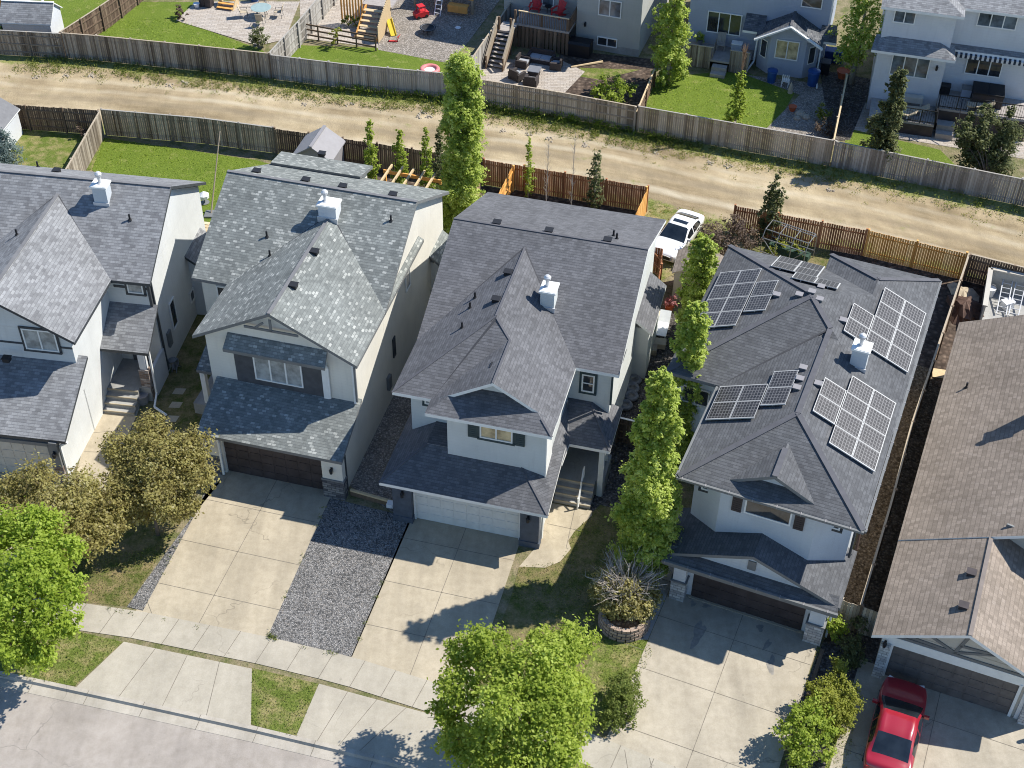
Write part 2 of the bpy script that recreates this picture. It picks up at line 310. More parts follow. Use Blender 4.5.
    def build(s, name, mats, parent=None, smooth=False):
        me = bpy.data.meshes.new(name); me.from_pydata(s.v, [], s.f); 
        mats = [mats] if isinstance(mats, str) else mats
        for m in mats: me.materials.append(MATS[m])
        me.polygons.foreach_set('material_index', s.m)
        at_ = me.attributes.new('tint', 'FLOAT', 'FACE'); at_.data.foreach_set('value', s.t)
        me.update()
        uvl = me.uv_layers.new(name='UVMap'); V = np.array(s.v); uv = np.zeros((len(me.loops), 2))
        for p in me.polygons:
            n = np.array(p.normal)
            if abs(n[2]) > .995: tt, bb = np.array([1., 0, 0]), np.array([0, 1., 0])
            else:
                tt = np.array([-n[1], n[0], 0]); tt /= np.linalg.norm(tt); bb = np.cross(n, tt)
            co = V[list(p.vertices)]
            uv[p.loop_start:p.loop_start+p.loop_total, 0] = co@tt; uv[p.loop_start:p.loop_start+p.loop_total, 1] = co@bb
        uvl.data.foreach_set('uv', uv.ravel())
        if smooth: me.polygons.foreach_set('use_smooth', [True]*len(me.polygons))
        o = bpy.data.objects.new(name, me); C.objects.link(o)
        if parent: o.parent = parent
        return o
def thing(name, label, cat, loc=(0, 0, 0), rz=0., group=None):
    o = bpy.data.objects.new(name, None); C.objects.link(o); o.empty_display_size = .2
    o.location = loc; o.rotation_euler = (0, 0, rz); o['label'] = label; o['category'] = cat
    if group: o['group'] = group
    return o
def tag(o, label, cat, group=None):
    o['label'] = label; o['category'] = cat
    if group: o['group'] = group
    return o
def dup(root, label, loc, rz=None, scale=None, group=None):
    c = root.copy(); C.objects.link(c); c.location = loc; c['label'] = label
    if rz is not None: c.rotation_euler = (0, 0, rz)
    if scale: c.scale = (scale,)*3
    if group: c['group'] = group
    for ch in list(root.children):
        k = ch.copy(); C.objects.link(k); k.parent = c
        for g in ch.children:
            d = g.copy(); C.objects.link(d); d.parent = k
    return c
_lift = 0.
def sheet(name, pts, z, mat, kind='structure', uvs=None):
    """flat ground surface: polygon of world xy"""
    global _lift
    _lift += .0003; z += _lift                                      # no two sheets share a plane
    mb = MB(); P = [(p[0], p[1], z) for p in pts]
    area = sum(P[i][0]*P[(i+1) % len(P)][1]-P[(i+1) % len(P)][0]*P[i][1] for i in range(len(P)))
    if area < 0: P = P[::-1]
    mb.add(P, [tuple(range(len(P)))]); o = mb.build(name, mat); o['kind'] = kind
    return o
def PX(*pts): return [at(*p)[:2] for p in pts]
# ------------------------------------------------------------ houses
class House:
    def __init__(s, name, label, org, yaw, cat='house', group=None):
        s.o = at(*org); s.yaw = R(yaw); s.pieces = []; s.shed = []
        s.root = thing(name, label, cat, s.o, -s.yaw, group)
    def L(s, px, py, z):
        v = at(px, py, z)-s.o; a = s.yaw
        return np.array([v[0]*math.cos(a)-v[1]*math.sin(a), v[0]*math.sin(a)+v[1]*math.cos(a), z])
    def W(s, x, y, z=0):
        a = s.yaw; return s.o+np.array([x*math.cos(a)+y*math.sin(a), -x*math.sin(a)+y*math.cos(a), z])
    def h(s, x, y):
        best = -1
        for (x0, x1, y0, y1, z, p, rd, ha, hb) in s.pieces:
            if not (x0 <= x <= x1 and y0 <= y <= y1): continue
            d = [x-x0, x1-x] if rd == 'y' else [y-y0, y1-y]
            if ha: d.append(y-y0 if rd == 'y' else x-x0)
            if hb: d.append(y1-y if rd == 'y' else x1-x)
            best = max(best, z+p*min(d))
        for f in s.shed: best = max(best, f(x, y))
        return best
    def hit(s, px, py):
        for z in np.arange(12, 1, -.02):
            q = s.L(px, py, z)
            if s.h(q[0], q[1]) >= z: return q
        return s.L(px, py, 6)
    def roof(s, mats, extra=(), caps=(), cap_w=.17, t=.17, valleys=()):
        """mats: shingle, fascia, cap"""
        mb = MB()
        for (x0, x1, y0, y1, z, p, rd, ha, hb) in s.pieces:
            if rd == 'y':
                xm, hf = (x0+x1)/2, (x1-x0)/2; zr = z+p*hf; ya, yb = y0+(hf if ha else 0), y1-(hf if hb else 0)
                mb.slab([(x0, y0, z), (xm, ya, zr), (xm, yb, zr), (x0, y1, z)], t); mb.slab([(x1, y0, z), (x1, y1, z), (xm, yb, zr), (xm, ya, zr)], t)
                if ha: mb.slab([(x0, y0, z), (x1, y0, z), (xm, ya, zr)], t)
                if hb: mb.slab([(x0, y1, z), (xm, yb, zr), (x1, y1, z)], t)
            else:
                ym, hf = (y0+y1)/2, (y1-y0)/2; zr = z+p*hf; xa, xb = x0+(hf if ha else 0), x1-(hf if hb else 0)
                mb.slab([(x0, y0, z), (x1, y0, z), (xb, ym, zr), (xa, ym, zr)], t); mb.slab([(x0, y1, z), (xa, ym, zr), (xb, ym, zr), (x1, y1, z)], t)
                if ha: mb.slab([(x0, y0, z), (xa, ym, zr), (x0, y1, z)], t)
                if hb: mb.slab([(x1, y0, z), (x1, y1, z), (xb, ym, zr)], t)
        for poly in extra: mb.slab(poly, t)
        for a, b in caps:
            mb.beam(np.array(a)+[0, 0, .005], np.array(b)+[0, 0, .005], cap_w, .035, 2)
        for a, b in valleys: mb.beam(np.array(a)+[0, 0, .0], np.array(b)+[0, 0, .0], .09, .03, 3)
        s.roofo = mb.build('roof', list(mats)+['valley_dark'], s.root); return s.roofo
    def part(s, name, mb, mats, parent=None, smooth=False):
        return mb.build(name, mats, parent or s.root, smooth)
    def window(s, a0, a1, z0, z1, pos, n=2, frame='trim_white', glass='glass_blind', trim=None, shut=None, face='-y', sill=True, cross=False):
        def B(mb, u0, u1, d0, d1, w0, w1, mi=0):
            if face == '-y': mb.box(u0, u1, pos-d1, pos-d0, w0, w1, mi)
            elif face == '+x': mb.box(pos+d0, pos+d1, u0, u1, w0, w1, mi)
            else: mb.box(pos-d1, pos-d0, u0, u1, w0, w1, mi)
        f = MB(); w = .07
        B(f, a0, a1, 0, .06, z0, z0+w); B(f, a0, a1, 0, .06, z1-w, z1)
        xs = [a0+(a1-a0-w)*i/n for i in range(n+1)]
        for x in xs: B(f, x, x+w, 0, .055, z0+w, z1-w)
        if cross: B(f, a0+w, a1-w, 0, .05, (z0+z1)/2-.025, (z0+z1)/2+.025)
        if trim:
            q = .11
            B(f, a0-q, a1+q, 0, .045, z1, z1+q, 1); B(f, a0-q, a1+q, 0, .08, z0-q, z0, 1); B(f, a0-q, a0, 0, .045, z0, z1, 1); B(f, a1, a1+q, 0, .045, z0, z1, 1)
        o = f.build('window', [frame, trim or frame], s.root)
        g = MB(); B(g, a0+w, a1-w, 0, .025, z0+w, z1-w); g.build('pane', glass, o)
        if shut:
            for u0, u1 in ((a0-.12-.42, a0-.12), (a1+.12, a1+.54)):
                m = MB(); B(m, u0, u1, 0, .05, z0-.08, z1+.06)
                k = int((z1-z0)/.12)
                for i in range(k): B(m, u0+.05, u1-.05, .05, .065, z0-.02+i*.12, z0+.05+i*.12)
                m.build('shutter', shut, s.root)
        return o
    def garage_door(s, x0, x1, z1, y, mat, lites=False):
        m = MB(); m.box(x0, x1, y, y+.06, 0.01, z1)
        hh = z1/4
        for r_ in range(4):
            n = 8 if (x1-x0) > 3 else 4
            for c_ in range(n):
                a = x0+(x1-x0)*c_/n
                m.box(a+.05, a+(x1-x0)/n-.05, y-.018, y, r_*hh+.05, (r_+1)*hh-.04)
        return m.build('garage_door', mat, s.root)
    def lamp(s, x, y, z):
        m = MB(); m.box(x-.05, x+.05, y-.04, y, z-.08, z+.1); m.lathe((x, y-.12, z-.2), [(.02, .28), (.09, .22), (.07, 0), (.03, -.03)], 8); m.beam((x, y-.02, z+.08), (x, y-.13, z+.08), .03, .03)
        return m.build('wall_lamp', 'vent_black', s.root)
    def downspout(s, pts, mat='trim_white', r=.045):
        m = MB()
        for a, b in zip(pts, pts[1:]): m.beam(a, b, r*2, r*2)
        return m.build('downspout', mat, s.root)
    def vent(s, px, py, kind='box', mat='vent_black'):
        q = s.hit(px, py); m = MB(); x, y, z = q
        if kind == 'box':
            m.obox((x, y, z-.05), .32, .30, .19, 0, 0); m.obox((x, y, z+.14), .40, .36, .03, 0, 0)
        elif kind == 'lid':
            m.obox((x, y, z-.08), .26, .24, .19, 0, 0); m.obox((x, y, z+.11), .34, .3, .035, 0, 1)
        else:
            m.tube((x, y, z-.1), (x, y, z+.34), .05, .05, 8); m.tube((x, y, z-.02), (x, y, z+.06), .12, .07, 8)
        return m.build('roof_vent', [mat, 'resin_grey'], s.roofo)
    def chimney(s, x0, x1, y0, y1, z0, z1, wall='siding_white', fx=None, lean=.0):
        m = MB(); m.box(x0, x1, y0, y1, z0, z1, 0); m.box(x0-.07, x1+.07, y0-.07, y1+.07, z1, z1+.09, 1); m.box(x0-.03, x1+.03, y0-.03, y1+.03, z1+.09, z1+.115, 1)
        cx = x0+(x1-x0)*(.5 if fx is None else fx); cy = (y0+y1)/2
        m.tube((cx, cy, z1+.1), (cx, cy, z1+.5), .085, .085, 12, 2); m.lathe((cx, cy, z1+.5), [(.09, 0), (.16, .04), (.17, .15), (.1, .23), (.03, .25)], 12, 2)
        m.tube((cx, cy, z1+.1), (cx, cy, z1+.15), .2, .13, 12, 2)
        m.box(x0-.06, x1+.06, y0-.05, y0-.005, z0-.05, z0+.42, 2); 
        return m.build('chimney', [wall, 'trim_white', 'galvanised'], s.roofo)
    def gable_wall(s, xl, xr, xm, zl, zm, y0, y1, mat):
        m = MB(); m.prism([(xl, zl), (xr, zl), (xm, zm)], 'y', y0, y1); return m
def steps(h, x0, x1, ytop, z1, n, run=.30, mat='concrete_grey', name='steps'):
    m = MB()
    for i in range(n):
        zt = z1*(n-i)/(n+0.)-z1/n*0
        m.box(x0, x1, ytop-run*(i+1), ytop-run*i, 0, zt-z1/n*.0-(z1/n if False else 0))
        m.box(x0-.001, x1+.001, ytop-run*(i+1)-.03, ytop-run*(i+1)+.02, zt-.06, zt+.004, 1)
    return m.build(name, [mat, 'concrete'], h.root)

# ---- the grey house at the left edge
def house_far_left():
    h = House('detached_house', 'pale grey house with grey shingles and a covered stone-post porch, at the left edge', (66, 480), 7.6, group='houses along the street')
    ze, p = 6.3, .59
    h.pieces = [(-9.5, 2.6, 7.45, 16.3, ze, .6, 'x', 0, 0), (-6.65, .65, 2.75, 12., ze, .59, 'y', 0, 0)]
    zr = ze+.6*4.425; zg = ze+.59*3.65
    h.roof(['shingle_grey', 'trim_dark', 'cap_grey'],
           extra=[[(-7.2, -.1, 2.72), (.55, -.1, 2.72), (.55, 3.75, 4.62), (-7.2, 3.75, 4.62)], [(.0, 5.85, 3.25), (2.55, 5.85, 3.25), (2.55, 7.95, 4.62), (.0, 7.95, 4.62)],
                  [(2.2, 12.6, 4.2), (3.1, 12.6, 3.5), (3.1, 15.2, 3.5), (2.2, 15.2, 4.2)]],
           caps=[((-9.5, 11.875, zr), (2.6, 11.875, zr)), ((-3., 2.75, zg), (-3., 11.1, zg))], valleys=[((.62, 7.5, ze), (-3., 11.05, zg)), ((-6.6, 7.5, ze), (-3., 11.05, zg))])
    m = MB(); m.box(-9.2, 2.3, 7.9, 15.9, 0, ze-.02); m.box(-6.3, .1, 3.4, 7.95, 0, ze-.02); m.box(-6.9, .1, .05, 3.5, 0, 2.7)
    m.prism([(-6.3, ze-.03), (.1, ze-.03), (-3, zg-.3)], 'y', 3.4, 4.)
    m.prism([(7.9, ze-.03), (15.9, ze-.03), (11.9, zr-.28)], 'x', 1.5, 2.3)
    m.prism([(.06, 2.65), (3.5, 2.65), (3.5, 4.35)], 'x', -.4, .098); m.box(2.3, 2.9, 12.9, 14.9, 0, 3.6)
    h.part('wall', m, 'siding_grey')
    [h.part('trim_band', MB().box(*q), 'trim_dark') for q in ((-6.3, .11, 3.37, 3.4, 5.28, 5.38), (.5, 2.31, 7.86, 7.9, 5.55, 5.68), (2.2, 2.33, 7.84, 7.97, 3.9, 6.2))]
    h.window(-2.18, -.55, 5.05, 6.3, 3.38, 2, trim='trim_dark', glass='glass_blind')
    h.window(1.2, 2.0, 5.3, 5.95, 7.88, 1, trim='trim_dark')
    h.window(9.6, 10.3, 1.6, 3.3, 2.31, 1, face='+x', glass='glass_dark'); h.window(12.3, 12.9, 1.2, 1.9, 2.31, 1, face='+x', glass='glass_dark')
    h.garage_door(-5.2, -.42, 2.2, .03, 'door_tan'); t = MB(); t.box(-.42, -.27, -.06, .05, 0, 2.35); t.box(-5.35, -.27, -.06, .05, 2.2, 2.4); h.part('door_trim', t, 'trim_grey')
    pl = MB(); pl.box(-.26, .16, -.22, .05, 0, 1.1, 0); pl.box(-.24, .14, -.2, .05, 1.1, 2.6, 1); h.part('garage_pillar', pl, ['stone_brown', 'trim_grey']); h.lamp(-.05, -.2, 2.0)
    d = MB(); d.box(.1, 2.25, 5.9, 7.9, 0, .88); h.part('porch_deck', d, 'concrete_grey'); steps(h, .12, 1.7, 5.9, .88, 4, .3)
    c = MB(); c.box(1.78, 2.28, 5.95, 6.35, .0, 2.0, 0); c.box(1.86, 2.2, 6.0, 6.3, 2.0, 3.25, 1); h.part('porch_post', c, ['stone_brown', 'siding_white'])
    k = MB(); k.box(2.2, 2.36, 6.35, 8.0, 0, 1.75); h.part('porch_rail', k, 'siding_white')
    dr = MB(); dr.box(.7, 1.6, 7.85, 7.9, .9, 2.9); h.part('front_door', dr, 'panel_dark')
    h.downspout([(2.36, 8.05, 5.9), (2.36, 8.05, .3)], 'trim_dark'); h.downspout([(.62, -.02, 2.6), (.2, .0, 2.3), (.2, .0, .2), (.45, -.7, .08)]); h.downspout([(2.42, 6.2, 3.1), (2.42, 6.1, .4), (2.55, 5.3, .2), (3.3, 4.9, .12)])
    h.chimney(-1.0, -.3, 10.75, 11.35, 8.0, 9.25, 'siding_mist')
    for x, y, k in ((57, 172, 'box'), (38, 167, 'pipe'), (130, 220, 'pipe'), (17, 235, 'pipe'), (7, 360, 'box')): h.vent(x, y, k)
    mt = MB(); mt.box(2.3, 2.42, 8.7, 9.1, 1.2, 2.1, 0); mt.lathe((2.55, 8.3, .6), [(.2, 0), (.22, .15), (.05, .2)], 10, 0); h.part('utility_meter', mt, 'trim_grey')
    return h
# ---- mottled roof
def house_mottled():
    h = House('detached_house', 'pale house with a mottled white-and-grey roof and a wide dark brown garage door', (228.4, 471), 14.2, group='houses along the street')
    ze, p = 6.4, .54; zr = ze+p*5.2; zg = ze+p*4.
    h.pieces = [(-3.65, 6.2, 6.0, 16.4, ze, p, 'x', 0, 0), (-1.8, 6.19, 2.0, 12., ze, p, 'y', 0, 0)]
    h.roof(['shingle_mottled', 'trim_grey', 'cap_grey'],
           extra=[[(-1.05, -.5, 2.7), (6.1, -.5, 2.7), (6.1, 2.5, 3.95), (-1.05, 2.5, 3.95)], [(-.2, 1.72, 6.2), (4.75, 1.72, 6.2), (4.7, 2.31, 6.78), (-.12, 2.31, 6.78)],
                  [(-3.8, 17.9, 6.2), (1.45, 17.9, 6.2), (1.6, 15.6, 7.0), (-3.4, 15.6, 7.0)], [(-2.7, 3.3, 3.0), (-1.2, 3.3, 3.0), (-1.2, 6.4, 4.2), (-2.7, 6.4, 4.2)],
                  [(5.85, 13.6, 4.2), (6.75, 13.6, 3.5), (6.75, 16.0, 3.5), (5.85, 16.0, 4.2)]],
           caps=[((-3.65, 11.2, zr), (6.2, 11.2, zr)), ((2.195, 2.0, zg), (2.195, 10., zg))], valleys=[((6.1, 6.08, ze), (2.2, 10., zg)), ((-1.75, 6.05, ze), (2.2, 10., zg))])
    m = MB(); m.box(-3.35, 5.9, 6.35, 16.1, 0, ze-.02); m.box(-1.3, 5.9, 2.3, 6.4, 0, ze-.02); m.box(-.8, 5.9, .05, 2.4, 0, 2.68)
    m.prism([(-1.3, ze-.03), (5.9, ze-.03), (2.25, zg-.27)], 'y', 2.3, 3.); m.prism([(6.35, ze-.03), (16.1, ze-.03), (11.2, zr-.27)], 'x', 5.1, 5.9)
    m.prism([(6.35, ze-.03), (16.1, ze-.03), (11.2, zr-.27)], 'x', -3.35, -2.6); m.prism([(.06, 2.6), (2.35, 2.6), (2.35, 3.6)], 'x', 5.3, 5.898); m.box(-3.3, 1.2, 16.1, 17.6, 0, 6.1); m.box(5.9, 6.5, 13.8, 15.8, 0, 3.6)
    h.part('wall', m, 'siding_warm')
    pn = MB(); pn.box(.02, 4.35, 2.26, 2.3, 3.3, 6.75); h.part('cladding_panel', pn, 'panel_dark'); ct = MB(); ct.box(4.35, 4.6, 2.2, 2.3, 3.5, 6.3); ct.box(5.82, 5.94, 2.22, 2.3, 3.7, 6.35); h.part('corner_trim', ct, 'trim_white')
    h.window(.98, 3.36, 4.2, 5.63, 2.27, 3, glass='glass_blind'); h.window(-2.6, -2.0, 4.6, 5.9, 6.36, 1, glass='glass_dark')
    gt = MB(); a, b = np.array([2.2, 1.98, zg-.24]), .54
    gt.beam((.9, 2.02, 7.55), (3.5, 2.02, 7.55), .05, .12); gt.beam((2.2, 2.02, 7.5), (2.2, 2.02, 8.2), .12, .05, up=(0, 1, 0)); gt.beam((1.4, 2.02, 7.55), (1.85, 2.02, 7.95), .05, .1); h.part('gable_trim', gt, 'trim_grey')
    h.garage_door(0, 4.93, 2.15, .03, 'door_brown'); t = MB(); t.box(-.02, 5.0, -.1, .05, 2.15, 2.5, 0); t.box(-.14, 0, -.12, .05, 0, 2.2, 0); h.part('door_trim', t, 'siding_warm')
    for x0, x1 in ((-1., -.15), (5.0, 6.0)):
        pl = MB(); pl.box(x0-.03, x1+.03, -.36, .05, 0, 1.15, 0); pl.box(x0-.05, x1+.05, -.38, .06, 1.15, 1.24, 2); pl.box(x0, x1, -.32, .05, 1.24, 2.55, 1); h.part('garage_pillar', pl, ['stone_grey', 'siding_warm', 'trim_grey'])
    h.lamp(-.55, -.32, 1.95); h.lamp(5.5, -.32, 1.95)
    c = MB(); c.box(-2.65, -2.4, 3.45, 3.7, 0, 3.0); h.part('porch_post', c, 'trim_white'); d = MB(); d.box(-3.2, -1.3, 3.3, 6.35, 0, .7); h.part('porch_deck', d, 'concrete_grey')
    h.window(9.7, 10.4, 4.7, 5.9, 5.91, 1, face='+x', glass='glass_blind'); h.window(7.4, 7.75, 2.3, 3.5, 5.91, 2, face='+x', frame='trim_dark', glass='glass_dark')
    h.downspout([(-.07, -.42, 2.6), (-.07, -.34, 2.2), (-.07, -.34, .1)]); h.downspout([(5.98, 2.2, 6.1), (5.98, 2.2, 4.0)], 'trim_grey'); h.downspout([(4.66, 1.9, 6.1), (4.66, 2.2, 5.8), (4.66, 2.2, 3.9)]); h.downspout([(5.98, .15, 2.5), (5.98, .15, .2)], 'trim_dark')
    mt = MB(); mt.box(5.9, 6.05, 6.3, 6.7, 1.1, 1.9); h.part('utility_meter', mt, 'trim_grey')
    h.chimney(1.72, 2.62, 9.55, 10.25, 8.2, 9.2, 'siding_white', .3)
    for x, y, k in ((256.8, 172.5, 'box'), (306, 181.3, 'box'), (343, 187.7, 'box'), (393, 196, 'box'), (267, 237, 'pipe'), (270, 256, 'pipe'), (391, 221, 'pipe'), (314.8, 253, 'box'), (293.7, 286.7, 'box'), (322, 155, 'box')): h.vent(x, y, k)
    return h
# ---- plum-grey roof in the middle
def house_middle():
    h = House('detached_house', 'pale green-grey house with a plum-grey roof and a plain white garage door, in the middle', (416.9, 518.6), 13.9, group='houses along the street')
    ze, p, q = 6.4, .41, .58; zr = ze+p*6.2
    h.pieces = [(-1.35, 8.1, 5.05, 17.45, ze, p, 'x', 0, 0), (-1.34, 6.12, 1.35, 12., ze, q, 'y', 1, 0), (.45, 6.1, .42, 7., ze, q, 'y', 1, 0)]
    zg = ze+q*3.73; zk = ze+q*2.825
    g0, gx = 1.25, 3.275                                            # the small gable on the hip
    h.roof(['shingle_plum', 'trim_white', 'cap_dark'],
           extra=[[(gx-2.45, g0, 6.62), (gx, g0, zk+.06), (gx, 4.2, zk+.06), (gx-2.45, 4.2, 6.62)], [(gx+2.45, g0, 6.62), (gx+2.45, 4.2, 6.62), (gx, 4.2, zk+.06), (gx, g0, zk+.06)],
                  # garage skirt: front, left hip, right hip
                  [(-1.45, -.72, 2.72), (6.3, -.72, 2.72), (4.5, 1.15, 3.85), (.25, 1.15, 3.85)], [(-1.45, -.72, 2.72), (.25, 1.15, 3.85), (.25, 4.3, 3.85), (-1.45, 6.0, 2.72)], [(.25, 1.14, 3.85), (1.4, 1.14, 3.85), (1.4, 3., 3.9), (.25, 3., 3.9)], [(6.3, -.72, 2.72), (6.3, 2.6, 3.75), (5.6, 2.6, 4.1), (4.5, 1.15, 3.85)],
                  # porch: front slope, right hip, strip beside the front wall
                  [(6.12, 3.42, 3.2), (8.2, 3.42, 3.2), (6.9, 5.3, 4.1), (5.8, 5.3, 4.1)], [(8.2, 3.42, 3.2), (8.2, 6.4, 3.2), (6.9, 5.9, 4.1), (6.9, 5.3, 4.1)], [(6.3, 2.0, 3.3), (6.32, 3.5, 3.22), (5.75, 5.3, 4.1), (5.75, 2.0, 3.9)], [(5.75, 5.3, 4.1), (6.9, 5.3, 4.1), (6.9, 5.9, 4.1), (5.75, 5.9, 4.1)],
                  [(7.6, 12.1, 4.0), (8.6, 12.1, 3.2), (8.6, 16.2, 3.2), (7.6, 16.2, 4.0)]],
           caps=[((-1.35, 11.25, zr), (8.1, 11.25, zr)), ((2.39, 5.1, zg), (2.39, 10.4, zg)), ((-1.34, 1.35, ze), (2.39, 5.08, zg)), ((gx, g0, zk+.06), (gx, 4.2, zk+.06)), ((gx, 4.2, zk), (2.45, 5.0, zg-.03)), ((6.1, .42, ze), (5.5, 1.02, ze+.35)), ((8.2, 3.42, 3.2), (6.9, 5.3, 4.1)), ((6.3, -.72, 2.72), (4.5, 1.15, 3.85)), ((-1.45, -.72, 2.72), (.25, 1.15, 3.85))], cap_w=.1, valleys=[((-1.3, 5.1, ze), (2.35, 10.35, zg)), ((6.1, 5.1, ze), (2.4, 10.35, zg)), ((.48, 1.4, ze), (2.43, 4.98, zg-.05))])
    m = MB(); m.box(-.95, 7.7, 5.5, 17.1, 0, ze-.02); m.box(-.92, 5.75, 2.6, 5.6, 0, ze-.02); m.box(1.3, 5.76, .9, 2.7, 0, ze-.02); m.box(-.92, 5.75, .05, 2.7, 0, 2.72)
    m.prism([(gx-2.2, 6.5), (gx+2.2, 6.5), (gx, zk-.16)], 'y', 1.75, 2.2); m.prism([(5.5, ze-.03), (17.1, ze-.03), (11.25, zr-.25)], 'x', 6.9, 7.7); m.prism([(5.5, ze-.03), (17.1, ze-.03), (11.25, zr-.25)], 'x', -.95, -.2); m.box(7.7, 8.4, 12.3, 16., 0, 3.3)
    h.part('wall', m, 'siding_sage')
    h.window(2.8, 4.28, 5.15, 6.1, .88, 2, trim='trim_teal', shut='trim_teal', glass='glass_gold'); h.window(6.35, 6.95, 4.7, 5.75, 5.48, 1, trim='trim_teal', glass='glass_dark', cross=True); h.window(-.25, .5, 4.9, 5.95, 2.58, 2, trim='trim_teal', glass='glass_blind')
    h.window(8.2, 8.9, 4.6, 5.7, 7.71, 1, face='+x', trim='trim_dark')
    h.garage_door(0, 4.85, 2.1, .03, 'door_white'); t = MB(); t.box(-.1, 0, -.06, .05, 0, 2.2); t.box(4.85, 4.95, -.06, .05, 0, 2.2); t.box(-.1, 4.95, -.06, .05, 2.1, 2.35); h.part('door_trim', t, 'trim_white')
    for x0, x1 in ((-1.0, -.12), (4.97, 5.84)):
        pl = MB(); pl.box(x0, x1, -.33, .05, 0, 2.6); pl.box(x0-.04, x1+.04, -.37, .05, 0, .35); h.part('garage_pillar', pl, 'panel_blue')
    h.lamp(-.5, -.33, 1.95); h.lamp(5.35, -.33, 1.95)
    wr = MB(); wr.box(5.755, 5.81, .86, 2.0, 3.0, 6.3); h.part('corner_trim', wr, 'trim_white')
    d = MB(); d.box(5.76, 8.0, 3.6, 5.5, 0, .95); h.part('porch_deck', d, 'concrete_grey'); steps(h, 5.85, 7.6, 3.6, .95, 4, .24)
    c = MB(); c.box(7.7, 7.95, 3.55, 3.8, .0, 3.1); c.box(7.75, 7.9, 5.0, 5.2, .95, 3.1); h.part('porch_post', c, 'siding_sage'); dr = MB(); dr.box(6.4, 7.3, 5.44, 5.5, .95, 2.98); h.part('front_door', dr, 'panel_dark')
    rl = MB()
    for z in (.9, .55): rl.beam((7.05, 2.5, z-.4), (7.0, 3.7, z+.6), .07, .05)
    for y, z in ((2.5, .0), (3.1, .5), (3.7, .9)): rl.beam((7.03, y, z), (7.03, y, z+.75), .06, .06)
    h.part('handrail', rl, 'trim_white')
    h.downspout([(7.76, 5.42, 6.0), (7.76, 5.42, 4.2)], 'trim_teal'); h.downspout([(5.9, .3, 2.6), (5.86, .2, .15)]); 
    h.chimney(3.85, 4.5, 7.45, 8.2, 7.2, 8.4, 'siding_sage', .35)
    for x, y, k in ((497, 224, 'box'), (549, 232, 'box'), (607.6, 241.5, 'box'), (613.5, 236, 'pipe'), (616.7, 239, 'pipe'), (508, 273.7, 'box'), (496, 300.7, 'box'), (494.8, 368, 'box'), (475, 298, 'pipe'), (470, 308, 'pipe'), (462, 328, 'pipe')): h.vent(x, y, k)
    return h
